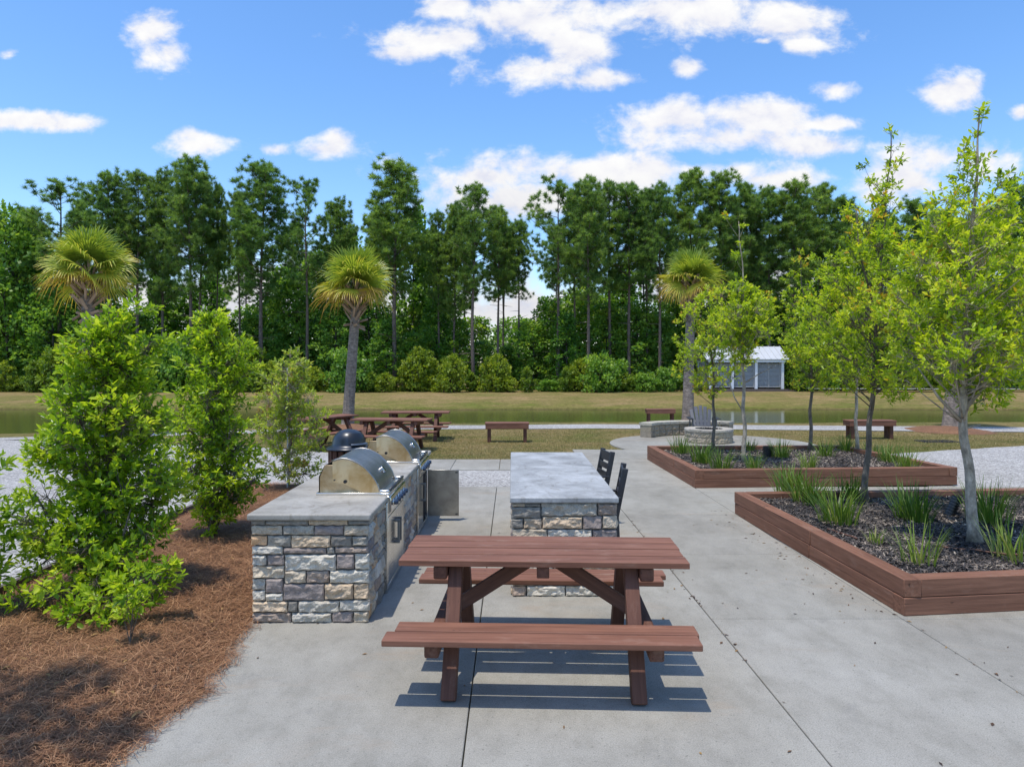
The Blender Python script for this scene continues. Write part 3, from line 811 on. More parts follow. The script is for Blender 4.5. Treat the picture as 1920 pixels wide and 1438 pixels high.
def in_poly(x, y, P):
    r = False
    for i in range(len(P)):
        (x0, y0), (x1, y1) = P[i], P[i - 1]
        if (y0 > y) != (y1 > y) and x < (x1 - x0) * (y - y0) / (y1 - y0) + x0: r = not r
    return r
def inset(P, d):
    cx = sum(p[0] for p in P) / 4; cy = sum(p[1] for p in P) / 4
    return [(p[0] + d * (1 if p[0] < cx else -1), p[1] + d * (1 if p[1] < cy else -1)) for p in P]
def mulch_h(x, y): return .215 + .025 * mnoise.noise((x * 1.7, y * 1.7, 2)) + .010 * mnoise.noise((x * 9, y * 9, 5))
def mulch(P, label, nchip, pale):
    Q4 = inset(P, .12)
    n = 60
    V = []; Fq = []
    for j in range(n + 1):
        for i in range(n + 1):
            a, b = i / n, j / n
            x = (1 - a) * (1 - b) * Q4[0][0] + a * (1 - b) * Q4[1][0] + a * b * Q4[2][0] + (1 - a) * b * Q4[3][0]
            y = (1 - a) * (1 - b) * Q4[0][1] + a * (1 - b) * Q4[1][1] + a * b * Q4[2][1] + (1 - a) * b * Q4[3][1]
            V.append((x, y, mulch_h(x, y)))
    for j in range(n):
        for i in range(n): k = j * (n + 1) + i; Fq.append((k, k + 1, k + n + 2, k + n + 1))
    V = np.array(V); base = len(V)
    xs = [p[0] for p in Q4]; ys = [p[1] for p in Q4]
    pts = []
    while len(pts) < nchip:
        x = random.uniform(min(xs), max(xs)); y = random.uniform(min(ys), max(ys))
        if in_poly(x, y, Q4): pts.append((x, y, mulch_h(x, y) + random.uniform(.0, .016)))
    Pp = np.array(pts); N = len(Pp)
    an = rng.uniform(0, 2 * np.pi, N); tl = rng.normal(0, .35, N)
    L = rng.uniform(.007, .032, N)[:, None]; W = rng.uniform(.002, .0065, N)[:, None]
    d = np.stack([np.cos(an) * np.cos(tl), np.sin(an) * np.cos(tl), np.sin(tl)], 1); s = np.stack([-np.sin(an), np.cos(an), rng.normal(0, .5, N)], 1)
    V2 = np.concatenate([Pp - d * L - s * W, Pp + d * L - s * W, Pp + d * L + s * W, Pp - d * L + s * W])
    Q2 = np.stack([np.arange(N), np.arange(N) + N, np.arange(N) + 2 * N, np.arange(N) + 3 * N], 1)
    o = nmesh('bark_mulch', V, Fq, M['mulch_sheet'], None)
    tag(o, label, 'mulch', kind='stuff')
    patch = np.array([mnoise.noise((p[0] * 1.6, p[1] * 1.6, 4)) + .6 * mnoise.noise((p[0] * 5, p[1] * 5, 1)) for p in pts])
    r = np.clip(rng.beta(1.5, 2.6, N) + pale + .45 * patch, 0, 1)
    tag(nmesh('bark_chips', V2, Q2, M['mulch_chip'], None, np.tile(r, 4)), label.replace('bed of', 'loose chips over the bed of'), 'mulch', kind='stuff')
mulch(PL1, 'dark bed of shredded bark inside the near planter', 60000, .08)
mulch(PL2, 'brown bed of shredded bark inside the far planter', 26000, .16)

# drip hoses on the near bed
def hose(pts, label):
    P = []
    for i in range(len(pts) - 1):
        for t in np.linspace(0, 1, 8, endpoint=False):
            x = pts[i][0] * (1 - t) + pts[i + 1][0] * t; y = pts[i][1] * (1 - t) + pts[i + 1][1] * t
            P.append((x, y + .02 * math.sin(x * 4), mulch_h(x, y) + .022 + .012 * math.sin(x * 7)))
    m = MB(); m.tube(P, .0085, 8)
    tag(m.build('drip_hose', M['hose'], None, smooth=True), label, 'hose')
a = gp(1748, 1018, .24); b = gp(1890, 1040, .24)
hose([a, ((a[0] + b[0]) / 2, (a[1] + b[1]) / 2 + .03), b, (b[0] + .6, b[1] - .1)], 'brown drip hose lying straight on the mulch in front of the pale trunk')
a = gp(1553, 990, .24); b = gp(1612, 1010, .24)
hose([a, ((a[0] + b[0]) / 2, (a[1] + b[1]) / 2 - .04), b], 'short curved brown drip hose near the left timber of the near planter')

# landscape lights: ribbed black canisters
def spot(px, py, zt, tilt, label, h=.20, r=.06):
    x, y = gp(px, py, zt)
    t = thing('landscape_light', (x, y, mulch_h(x, y) - .01), label, 'garden light', 0, 'black ribbed garden lights')
    prof = [(0, 0)]
    for k in range(7): z = k * h / 7; prof += [(r, z), (r, z + h / 14), (r * .86, z + h / 13), (r * .86, z + h / 7.6)]
    prof += [(r * 1.03, h), (r * .85, h), (r * .8, h - .03)]
    m = MB(); m.lathe(prof, n=24); o = m.build('ribbed_housing', M['black'], t); o.rotation_euler = (0, tilt, 0)
    m = MB(); m.lathe([(0, h - .035), (r * .8, h - .035)], n=20); q = m.build('lens', M['dark_steel'], t); q.rotation_euler = (0, tilt, 0)
spot(1779, 966, .21, R(24), 'black ribbed garden light tilted over beside the pale trunk in the near planter', .25, .062)
spot(1440, 856, .21, 0, 'black ribbed garden light standing upright in the far planter', .21, .10)

# ================================================================== FIRE PIT, SEAT WALL, CHAIR
FC = (5.2, 18.05)
def ring_blocks(mb, r0, r1, z0, z1, a0, a1, n, col, off=0.0, rough=.018, capped=False):
    for k in range(n):
        A0 = a0 + (a1 - a0) * (k + off) / n + .004; A1 = a0 + (a1 - a0) * (k + 1 + off) / n - .004
        t = random.uniform(.85, 1.15); c = (col[0] * t, col[1] * t, col[2] * t * random.uniform(.95, 1.03), 1)
        na, nz = 8, 4 if not capped else 2
        def grid(r, sgn):
            vs = []
            for j in range(nz + 1):
                for i in range(na + 1):
                    a = A0 + (A1 - A0) * i / na; z = z0 + .002 + (z1 - z0 - .004) * j / nz
                    e = 1.0 if 0 < i < na and 0 < j < nz else 0.0
                    rr = r + sgn * e * rough * (.7 + 1.6 * mnoise.noise((a * 18, z * 22, r * 7)))
                    vs.append((rr * math.cos(a), rr * math.sin(a), z))
            return vs
        vo, vi = grid(r1, 1), grid(r0, -1)
        b = len(vo); fs = []
        for j in range(nz):
            for i in range(na):
                q = j * (na + 1) + i
                fs += [(q, q + 1, q + na + 2, q + na + 1), (b + q, b + q + na + 1, b + q + na + 2, b + q + 1)]
        for i in range(na):
            fs.append((i, b + i, b + i + 1, i + 1)); q = nz * (na + 1) + i; fs.append((q, q + 1, b + q + 1, b + q))
        for i in (0, na):
            for j in range(nz): q = j * (na + 1) + i; fs.append((q, q + na + 1, b + q + na + 1, b + q))
        mb.add(vo + vi, fs, c)
GR = (.34, .295, .235)
fp = thing('fire_pit', (FC[0], FC[1], 0), 'round grey block fire pit behind the far planter', 'fire pit')
m = MB()
for k in range(2): ring_blocks(m, .40, .60, k * .145, (k + 1) * .145, 0, 2 * math.pi, 13, GR, .5 * k)
m.build('block_ring', M['pale_stone'], fp)
m = MB(); ring_blocks(m, .36, .625, .292, .36, 0, 2 * math.pi, 11, (.40, .375, .335), .2, .006, True); m.build('cap_ring', M['pale_stone'], fp)
m = MB(); m.lathe([(.39, .02), (.375, .35), (.36, .352), (.355, .33), (.352, .05), (0, .04)], n=40); m.build('fire_liner', M['iron'], fp)
sw = thing('seat_wall', (FC[0], FC[1] + .1, 0), 'low curved grey block seat wall around the back of the fire pit', 'seat wall')
m = MB()
for k in range(2): ring_blocks(m, 1.60, 1.92, k * .165, (k + 1) * .165, R(52), R(146), 11, GR, .0, .02)
m.build('block_wall', M['pale_stone'], sw)
m = MB(); ring_blocks(m, 1.56, 1.95, .332, .41, R(51.6), R(146.4), 9, (.40, .38, .34), 0, .004, True); m.build('cap', M['pale_stone'], sw)

ad = thing('adirondack_chair', (xa(1318, 18.9), 18.95, 0), 'grey slatted adirondack chair between the fire pit and the seat wall', 'chair', R(-8))
m = MB()
for k in range(5):
    x = (k - 2) * .115; top = .88 - .05 * (k - 2) ** 2 * .55
    m.beam((x * .82, .16, .30), (x * 1.12, .46, top), .10, .022, (0, 1, 0.3))
m.build('backrest', M['grey_chair'], ad, bevel=.012)
m = MB()
for k in range(5): m.box((0, -.34 + k * .11, .37 - k * .018), (.54, .10, .022))
m.build('seat', M['grey_chair'], ad, bevel=.004)
for s in (-1, 1):
    m = MB(); m.box((s * .36, -.12, .565), (.13, .72, .024)); m.build('armrest', M['chair'], ad, bevel=.008)
    m = MB(); m.beam((s * .31, -.40, 0), (s * .31, -.40, .55), .03, .11, (0, 1, 0)); m.build('leg', M['grey_chair'], ad, bevel=.003)
    m = MB(); m.beam((s * .28, -.40, .36), (s * .28, .52, .04), .028, .12, (0, 0, 1)); m.beam((s * .31, .25, .05), (s * .31, .25, .55), .03, .09, (0, 1, 0)); m.build('leg', M['grey_chair'], ad, bevel=.003)

# ================================================================== SHELTER ACROSS THE POND
sy = 49.5; sx0, sx1 = xa(1329, sy), xa(1468, sy)
sh = thing('pavilion', ((sx0 + sx1) / 2, sy + 1.4, .12), 'small white pavilion with louvred sides and pale metal roof across the pond', 'pavilion')
W = sx1 - sx0; hw = W / 2
m = MB(); m.box((0, 0, .12), (W + .7, 3.4, .16)); m.box((0, -1.9, .04), (W + 1.2, .6, .14)); m.build('deck', M['weathered'], sh)
m = MB()
ez, rz_, ov = 2.30, 3.25, .32
for s in (-1, 1):
    prof = [(s * 1.75, ez), (0, rz_), (0, rz_ + .05), (s * 1.75, ez + .05)]
    m.extrude(prof, -hw - ov, hw + ov, 'x')
    for k in range(15):
        x = -hw - ov + .02 + k * (W + 2 * ov - .04) / 14
        m.beam((x, s * 1.75, ez + .07), (x, 0, rz_ + .07), .035, .04, (0, 0, 1))
rf = m.build('roof', M['white_roof'], sh)
m = MB(); m.box((0, -1.62, 2.2), (W + .2, .09, .17)); m.box((0, 1.62, 2.2), (W + .2, .09, .17)); m.build('fascia', M['white_paint'], sh)
xs_ = [-hw + .08, -hw + W * .31, -hw + W * .63, hw - .08]
for y in (-1.5, 1.5):
    for x in xs_:
        m = MB(); m.box((x, y, 1.16), (.17, .17, 1.92)); m.build('post', M['white_paint'], sh)
for i in range(3):
    m = MB(); a, b = xs_[i] + .14, xs_[i + 1] - .14
    for k in range(19): m.box(((a + b) / 2, -1.38, .34 + k * .093), (b - a, .02, .075), Matrix.Rotation(R(-35), 3, 'X'))
    for x in (a, (a + b) / 2, b): m.box((x, -1.40, 1.2), (.05, .06, 1.8))
    m.build('louver_panel', M['louver'], sh)
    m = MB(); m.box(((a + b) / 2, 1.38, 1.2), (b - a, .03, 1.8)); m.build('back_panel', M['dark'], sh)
for s in (-1, 1):
    m = MB(); m.box((s * (hw - .05), 0, 1.2), (.03, 2.8, 1.8)); m.build('end_panel', M['louver'], sh)

# ================================================================== SMALL GROUND THINGS
gx, gy = gp(1757, 826)
t = thing('drain_grate', (gx, gy, -.03), 'dark iron drain grate set in the lawn right of the benches', 'drain grate', R(3))
m = MB(); 
for s in (-1, 1): m.box((0, s * .24, .012), (.95, .04, .02)); m.box((s * .46, 0, .012), (.04, .44, .02))
m.build('frame', M['iron'], t)
m = MB()
for k in range(10): m.box((-.40 + k * .089, 0, .01), (.035, .44, .014))
m.build('bars', M['iron'], t)
m = MB(); m.beam((-4.47, 1.0, .035), (-4.44, 6.4, .035), .05, .14); m.beam((-4.44, 6.41, .035), (-4.38, 11.6, .035), .05, .14)
tag(m.build('timber_edging', M['weathered'], None, bevel=.004), 'grey weathered timber edging between the pine straw and the left gravel', 'edging')
# ================================================================== VEGETATION
def unit(v): return v / np.maximum(np.linalg.norm(v, axis=-1, keepdims=True), 1e-6)
def leaf_mesh(P, D, L, Wd, rnd, droop=.12, fold=.18):
    """pointed folded leaves: P base, D direction, L length, Wd half width"""
    N = len(P)
    up = unit(rng.normal(0, .55, (N, 3)) + np.array([0, 0, 1.0]))
    s = unit(np.cross(D, up)); n = unit(np.cross(s, D))
    L = L[:, None]; Wd = Wd[:, None]
    b = P; t = P + D * L - n * L * droop
    r1 = P + D * L * .34 + s * Wd * .92 + n * Wd * fold * 2; r2 = P + D * L * .72 + s * Wd * .78 + n * Wd * fold * 1.4 - n * L * droop * .45
    l1 = P + D * L * .34 - s * Wd * .92 + n * Wd * fold * 2; l2 = P + D * L * .72 - s * Wd * .78 + n * Wd * fold * 1.4 - n * L * droop * .45
    V = np.stack([b, r1, r2, t, l2, l1], 1).reshape(-1, 3)
    i = np.arange(N)[:, None] * 6
    Q = np.concatenate([i + np.array([[0, 1, 2, 3]]), i + np.array([[0, 3, 4, 5]])])
    return V, Q, np.repeat(rnd, 6)
def rosettes(T, A, k, L, ratio, age):
    """k leaves round each twig tip T with axis A"""
    n = len(T)
    A = unit(A)
    ref = np.where(np.abs(A[:, 2:3]) < .9, np.array([[0, 0, 1.0]]), np.array([[1.0, 0, 0]]))
    e1 = unit(np.cross(A, ref)); e2 = np.cross(A, e1)
    Ps, Ds, Ls, Rs = [], [], [], []
    ph = rng.uniform(0, 6.28, n)
    for j in range(k):
        an = ph + j * 2.399 + rng.normal(0, .3, n)
        el = np.radians(8 + 62 * (j / max(1, k - 1))) + rng.normal(0, .2, n)
        d = (e1 * np.cos(an)[:, None] + e2 * np.sin(an)[:, None]) * np.cos(el)[:, None] + A * np.sin(el)[:, None]
        Ps.append(T - A * ((1 - j / k) * L * 1.1)[:, None] + rng.normal(0, .006, (n, 3)))
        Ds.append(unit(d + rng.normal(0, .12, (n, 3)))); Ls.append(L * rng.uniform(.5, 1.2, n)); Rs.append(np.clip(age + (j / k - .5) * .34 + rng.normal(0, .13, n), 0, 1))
    P, D, Lc, Rr = np.concatenate(Ps), np.concatenate(Ds), np.concatenate(Ls), np.concatenate(Rs)
    return leaf_mesh(P, D, Lc, Lc * ratio * .5, Rr)

def leafy(name, root, zscale_pts, clusters, tips, k, L, leafmat, barkmat, trunk_r, ratio=.42, twig=.0024, extra_stems=(), wobble=.03, age0=.5, first=.05, dens=1.6):
    """woody plant: trunk polyline (local), clusters = list of (centre, radius); twigs fan out to leaf rosettes"""
    tr = MB()
    pts = [Vector(p) for p in zscale_pts]
    H = pts[-1].z
    n = len(pts)
    sm = []
    for i in range(n - 1):
        for t in np.linspace(0, 1, 5, endpoint=False): 
            p = pts[i].lerp(pts[i + 1], t); q = p + Vector((mnoise.noise((p.z * 2.3, root.location.x, 1)), mnoise.noise((p.z * 2.3, root.location.x, 8)), 0)) * wobble * min(1, p.z * 3)
            sm.append(q)
    sm.append(pts[-1])
    rad = [trunk_r * (1 - .9 * (p.z / H) ** .9) * (1.0 + .55 * math.exp(-p.z / .06)) for p in sm]
    tr.tube(sm, rad, 9)
    br = MB()
    def trunk_at(z):
        for a, b in zip(sm, sm[1:]):
            if a.z <= z <= b.z: return a.lerp(b, (z - a.z) / max(1e-4, b.z - a.z))
        return sm[-1]
    T, A, AG = [], [], []
    for c, r in clusters:
        c = Vector(c)
        hr = math.hypot(c.x - trunk_at(c.z).x, c.y - trunk_at(c.z).y)
        z0 = max(first * H * random.uniform(1, 1.75), c.z - .22 - hr * random.uniform(.45, .8)) if not (hr > .5 and first < .1) else max(.06, c.z - .2 - hr * .5)
        a = trunk_at(min(z0, H * .93))
        m = a.lerp(c, .5) + Vector((0, 0, -.06 * hr)) + Vector((random.uniform(-.05, .05), random.uniform(-.05, .05), 0))
        P = []
        for t in np.linspace(0, 1, 6):
            P.append(a * (1 - t) ** 2 + m * 2 * t * (1 - t) + c * t * t)
        r0 = max(.004, trunk_r * (.24 if hr > .25 else .16) * (1 - .6 * z0 / H))
        br.tube(P, [r0 * (1 - .75 * t) for t in np.linspace(0, 1, 6)], 5)
        ca = np.clip(age0 + random.gauss(0, .16), .05, .9)
        nt = max(3, int(dens * tips * (r / .28) ** 2 * random.uniform(.7, 1.25)))
        for _ in range(nt):
            d = Vector((random.gauss(0, 1), random.gauss(0, 1), random.gauss(.15, .9))).normalized()
            rr = r * random.uniform(.35, 1.0) ** .6
            tip = c + Vector((d.x * rr, d.y * rr, d.z * rr * .85))
            if tip.z < .06: tip.z = .06 + random.random() * .08
            out = Vector((tip.x - sm[0].x * 0 - trunk_at(tip.z).x, tip.y - trunk_at(tip.z).y, 0))
            if out.length > 1e-3: out.normalize()
            ax = (d * .7 + out * .5 + Vector((0, 0, .75))).normalized()
            s0 = c.lerp(P[3], random.random() * .6)
            mid = s0.lerp(tip, .55) - Vector((0, 0, .12 * rr))
            br.tube([s0, mid, tip], [twig * 1.4, twig, twig * .6], 3, cap=False)
            T.append(tip); A.append(ax)
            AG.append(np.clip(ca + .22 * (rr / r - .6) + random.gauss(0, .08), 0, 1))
    for e in extra_stems:
        br.tube([Vector(p) for p in e[0]], e[1], 6)
    tr.build('trunk', barkmat, root, smooth=True, fix=False)
    br.build('branches', barkmat, root, smooth=True, fix=False)
    T = np.array([tuple(t) for t in T]); A = np.array([tuple(a) for a in A]); AG = np.array(AG)
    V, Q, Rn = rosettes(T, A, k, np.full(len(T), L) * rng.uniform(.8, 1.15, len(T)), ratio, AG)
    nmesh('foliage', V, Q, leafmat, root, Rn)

def crown(prof, n, r0, r1, ctr=(0, 0), seed=1, front=None, hollow=.25):
    """clusters scattered in a crown; prof = [(z, half width)], widths interpolated; ctr drifts with z if callable"""
    rs = random.Random(seed)
    zs = [p[0] for p in prof]; ws = [p[1] for p in prof]
    area = []; out = []
    zz = np.linspace(zs[0], zs[-1], 200); ww = np.interp(zz, zs, ws)
    cdf = np.cumsum(ww ** 1.35 + .05); cdf /= cdf[-1]
    for i in range(n):
        z = float(np.interp((i + rs.random()) / n, cdf, zz)); w = float(np.interp(z, zs, ws))
        an = i * 2.399 + rs.uniform(-.5, .5); r = w * math.sqrt(rs.uniform(hollow ** 2, 1))
        cx, cy = ctr(z) if callable(ctr) else ctr
        cr = rs.uniform(r0, r1) * min(1.0, .45 + w / max(ws))
        rr = max(0, r - cr * .5)
        out.append(((cx + rr * math.cos(an), cy + rr * math.sin(an), z), cr))
    return out

def lp(px, py, d, root):            # a photo direction at depth d, in the plant's own frame
    return (xa(px, d) - root[0], d - root[1], za(py, d) - root[2])

# ---- big shrubs of the pine straw bed
def shrub1():
    d = 5.95; x, y = gp(197, 1120); y = d
    loc = (xa(195, d), d, .03)
    t = thing('leafy_shrub', loc, 'largest leafy bright green shrub, in the pine straw bed at the left', 'shrub', 0, 'leafy shrubs along the pine straw bed')
    lean = lambda z: (.16 * (z / 2.6) - .08, 0.0)
    prof = [(.22, .42), (.5, .70), (.9, .68), (1.25, .56), (1.6, .46), (1.9, .42), (2.15, .32), (2.42, .18)]
    cl = crown(prof, 66, .20, .32, lean, 4)
    for px, py, dd, r in ((265, 575, 5.9, .17), (285, 640, 5.9, .2), (165, 640, 5.8, .2), (130, 720, 5.8, .2), (70, 850, 5.8, .2), (60, 1000, 5.6, .22), (110, 1110, 5.35, .22), (300, 1075, 5.2, .20), (255, 1090, 5.2, .22), (325, 1060, 5.3, .12), (210, 1120, 5.2, .2), (160, 1150, 5.25, .2), (40, 1130, 5.4, .2), (320, 780, 5.9, .16), (235, 1050, 5.5, .22), (180, 1085, 5.45, .22), (280, 1120, 5.25, .17), (205, 1165, 5.15, .17)):
        cl.append((lp(px, py, dd, loc), r))
    leafy('shrub', t, [(0, 0, 0), (.02, 0, .8), (.05, 0, 1.6), (.13, 0, 2.5)], cl, 20, 9, .070, M['leaf_shrub'], M['bark_dark'], .035, .46, extra_stems=[([(0, 0, 0), (-.3, -.1, .5), (-.5, -.15, .9)], [.02, .014, .006]), ([(0, 0, 0), (.25, -.2, .45), (.4, -.3, .8)], [.018, .012, .005])])
def shrub2():
    d = 7.9; loc = (xa(400, d), d, .03)
    t = thing('leafy_shrub', loc, 'second leafy green shrub between the largest shrub and the thin shrub', 'shrub', 0, 'leafy shrubs along the pine straw bed')
    prof = [(.25, .38), (.6, .56), (1.1, .60), (1.5, .54), (1.9, .48), (2.2, .38), (2.6, .14)]
    cl = crown(prof, 54, .20, .31, lambda z: (.05 - .03 * z, 0), 9)
    for px, py, r in ((385, 600, .17), (350, 640, .18), (455, 650, .17), (470, 690, .16), (335, 760, .2), (475, 900, .2), (335, 900, .2)):
        cl.append((lp(px, py, d, loc), r))
    leafy('shrub', t, [(0, 0, 0), (-.02, 0, 1), (-.1, 0, 2.55)], cl, 20, 9, .068, M['leaf_shrub'], M['bark_dark'], .032, .45, extra_stems=[([(0, 0, 0), (-.22, .1, .5), (-.35, .1, .9)], [.018, .012, .005]), ([(0, 0, 0), (.2, -.1, .5), (.32, -.1, .9)], [.018, .012, .005])], age0=.52)
def shrub3():
    d = 11.0; loc = (xa(541, d), d, .0)
    t = thing('thin_shrub', loc, 'thin see-through shrub tied to a white stake left of the trash bin', 'shrub', 0, 'leafy shrubs along the pine straw bed')
    cl = crown([(.3, .50), (.8, .60), (1.4, .55), (1.85, .44), (2.35, .16)], 56, .17, .26, lambda z: (0.02 * z, 0), 14, hollow=.1)
    leafy('shrub', t, [(0, 0, 0), (.02, 0, 1.2), (.03, 0, 2.3)], cl, 17, 8, .07, M['leaf_thin'], M['bark_grey'], .018, .44, twig=.0035, age0=.5)
    m = MB(); m.tube([(0.0, -.05, 0), (0.0, -.05, 1.98)], .012, 8); m.build('stake', M['stake'], t)
def shrub0():
    d = 5.3; loc = (xa(-95, d), d, .03)
    t = thing('leafy_shrub', loc, 'leafy green shrub cut off by the left edge of the picture', 'shrub', 0, 'leafy shrubs along the pine straw bed')
    cl = crown([(.15, .3), (.5, .45), (.95, .45), (1.35, .25)], 24, .18, .26, (0, 0), 21)
    leafy('shrub', t, [(0, 0, 0), (0, 0, .8), (0.03, 0, 1.35)], cl, 15, 9, .076, M['leaf_shrub'], M['bark_dark'], .03, .45)
def sprout():
    d = gp(245, 1215, .05)[1]; loc = (xa(243, d), d, .03)
    t = thing('shrub_sprout', loc, 'small leafy sprout on a bare stem in the pine straw below the largest shrub', 'sprout')
    cl = [((0.0, 0, .30), .11), ((.08, 0, .36), .1), ((-.09, .02, .34), .1), ((.02, -.05, .42), .1)]
    leafy('sprout', t, [(0, 0, 0), (.01, 0, .2), (0.02, 0, .4)], cl, 40, 7, .06, M['leaf_shrub'], M['bark_dark'], .007, .45, age0=.6)
def offtree():
    loc = (-4.75, 1.9, .0)
    t = thing('shade_tree', loc, 'tree standing outside the left edge, its shadow dappling the pine straw', 'tree')
    cl = crown([(4.4, .5), (5.2, 1.0), (6.0, 1.2), (6.8, .9), (7.4, .3)], 60, .22, .36, (.55, .45), 77)
    leafy('tree', t, [(0, 0, 0), (.05, .05, 2), (.3, .25, 4.4), (.5, .4, 7.0)], cl, 11, 8, .10, M['leaf_shrub'], M['bark_dark'], .08, .45, first=.5, dens=1.0)
offtree()
shrub1(); shrub2(); shrub3(); shrub0(); sprout()

# ---- young trees in the planters
def young_tree(px, pyb, trunk_px, prof_px, n, label, seed, bark, tr, extra=(), stems=(), tips=13, L=.066, r=(.17, .29), z0=.21, k=9, age0=.5, dens=2.0):
    d = CH * 0 + (CH - z0) * F / (pyb - HZ); loc = (xa(px, d), d, z0)
    t = thing('young_tree', loc, label, 'tree', 0, 'young trees in the timber planters')
    tp = [(0, 0, 0)] + [lp(a, b, d, loc)[:1] + (0.0,) + lp(a, b, d, loc)[2:] for a, b in trunk_px]
    prof = sorted([(za(b, d) - z0, w * d / F) for b, c, w in prof_px]); cz = [p[0] for p in prof]
    cc = sorted([(za(b, d) - z0, xa(c, d) - loc[0]) for b, c, w in prof_px])
    ctr = lambda z: (float(np.interp(z, [c[0] for c in cc], [c[1] for c in cc])), 0.0)
    cl = crown(prof, n, r[0], r[1], ctr, seed)
    for a, b, rr, *dd in extra:
        q = lp(a, b, d + (dd[0] if dd else 0), loc); cl.append((q, rr))
    st = [([(lp(a, b, d, loc)[0], 0, lp(a, b, d, loc)[2]) for a, b in s], rads) for s, rads in stems]
    leafy('tree', t, tp, cl, tips, k, L, M['leaf_tree'], bark, tr * .74, .46, extra_stems=st, age0=age0, wobble=.04, first=.24, dens=dens)
    return t
young_tree(1828, 1018, [(1815, 880), (1803, 780), (1806, 680), (1815, 560), (1822, 430), (1832, 300), (1836, 205)],
    [(745, 1830, 50), (700, 1805, 150), (610, 1815, 190), (520, 1820, 170), (430, 1825, 120), (350, 1830, 70), (280, 1832, 38)], 88,
    'tall young tree with pale lichen-grey trunk in the near planter', 31, M['bark_grey'], .075,
    extra=[(1835, 205, .10), (1842, 215, .07), (1830, 250, .06), (1795, 285, .16), (1770, 370, .18), (1745, 420, .18), (1880, 340, .18), (1895, 400, .2), (1720, 480, .2), (1790, 690, .2, -.3), (1765, 655, .22, -.3), (1730, 640, .2), (1880, 660, .24, -.2), (1905, 600, .25), (1900, 700, .2), (1700, 590, .22)],
    stems=[([(1804, 792), (1760, 745), (1722, 690)], [.02, .014, .006]), ([(1803, 772), (1835, 735), (1850, 690), (1858, 640)], [.03, .026, .02, .012]), ([(1806, 715), (1770, 690), (1730, 650)], [.02, .014, .007]), ([(1803, 806), (1822, 800), (1838, 796)], [.012, .011, .009])], tips=13, dens=1.7)
young_tree(1620, 941, [(1628, 820), (1636, 720), (1645, 620), (1650, 500), (1660, 380), (1672, 245)],
    [(735, 1640, 60), (685, 1630, 140), (600, 1640, 155), (510, 1650, 135), (440, 1655, 90), (380, 1660, 48), (300, 1668, 26)], 84,
    'tall young tree with dark trunk at the back of the near planter', 37, M['bark_dark'], .058,
    extra=[(1670, 245, .13), (1678, 280, .13), (1662, 300, .12), (1690, 300, .10), (1625, 335, .12), (1620, 310, .09), (1640, 380, .16), (1600, 400, .16), (1585, 395, .12), (1590, 470, .2), (1700, 480, .2), (1560, 560, .2), (1560, 640, .2), (1690, 690, .22), (1655, 350, .14)],
    stems=[([(1645, 600), (1610, 470), (1606, 395)], [.014, .01, .006])], tips=12)
young_tree(1396, 869, [(1394, 780), (1393, 690), (1398, 600), (1392, 500), (1385, 415)],
    [(685, 1390, 18), (650, 1392, 46), (605, 1398, 75), (560, 1395, 52), (525, 1392, 22)], 44,
    'young tree with pale speckled trunk in front of the white pavilion', 41, M['bark_grey'], .058,
    extra=[(1358, 405, .08), (1390, 450, .10), (1380, 480, .13), (1350, 550, .2), (1440, 560, .2), (1448, 612, .16), (1395, 415, .10)],
    stems=[([(1392, 770), (1377, 745), (1368, 715)], [.014, .01, .006]), ([(1393, 720), (1425, 700), (1455, 685)], [.014, .01, .006])], L=.066, tips=11, r=(.19, .30))
young_tree(1338, 848, [(1338, 760), (1337, 690), (1330, 620), (1328, 540)],
    [(735, 1335, 34), (700, 1330, 72), (640, 1325, 74), (580, 1322, 46), (530, 1325, 18)], 38,
    'young tree with thin dark trunk in front of the fire pit', 43, M['bark_dark'], .052,
    extra=[(1275, 640, .2), (1270, 700, .15), (1290, 580, .2), (1368, 540, .2)], L=.066, tips=11, r=(.19, .30))
young_tree(1519, 845, [(1520, 770), (1522, 700), (1518, 620), (1505, 540), (1498, 465)],
    [(735, 1526, 40), (695, 1526, 62), (640, 1516, 74), (590, 1508, 64), (540, 1503, 36), (490, 1500, 16)], 40,
    'young tree with grey trunk just right of the white pavilion', 48, M['bark_dark'], .055,
    extra=[(1490, 510, .16), (1540, 520, .18), (1482, 590, .17), (1500, 475, .12)], L=.066, tips=11, r=(.19, .30))
young_tree(1607, 849, [(1606, 770), (1605, 690), (1602, 600), (1600, 500), (1598, 420)],
    [(715, 1605, 60), (655, 1600, 85), (580, 1600, 85), (500, 1600, 52), (440, 1598, 22)], 40,
    'young tree with thin pale trunk just left of the dark-trunked tree', 53, M['bark_grey'], .052,
    extra=[(1550, 600, .22), (1570, 690, .2)], L=.066, tips=11, r=(.19, .30))
young_tree(2010, 925, [(2005, 800), (2000, 650), (2000, 480)],
    [(720, 2000, 90), (620, 2000, 130), (500, 2000, 120), (400, 2000, 60)], 40,
    'young tree whose crown reaches in from the right edge of the picture', 59, M['bark_grey'], .055, extra=[(1905, 520, .2), (1900, 640, .2)], tips=11)

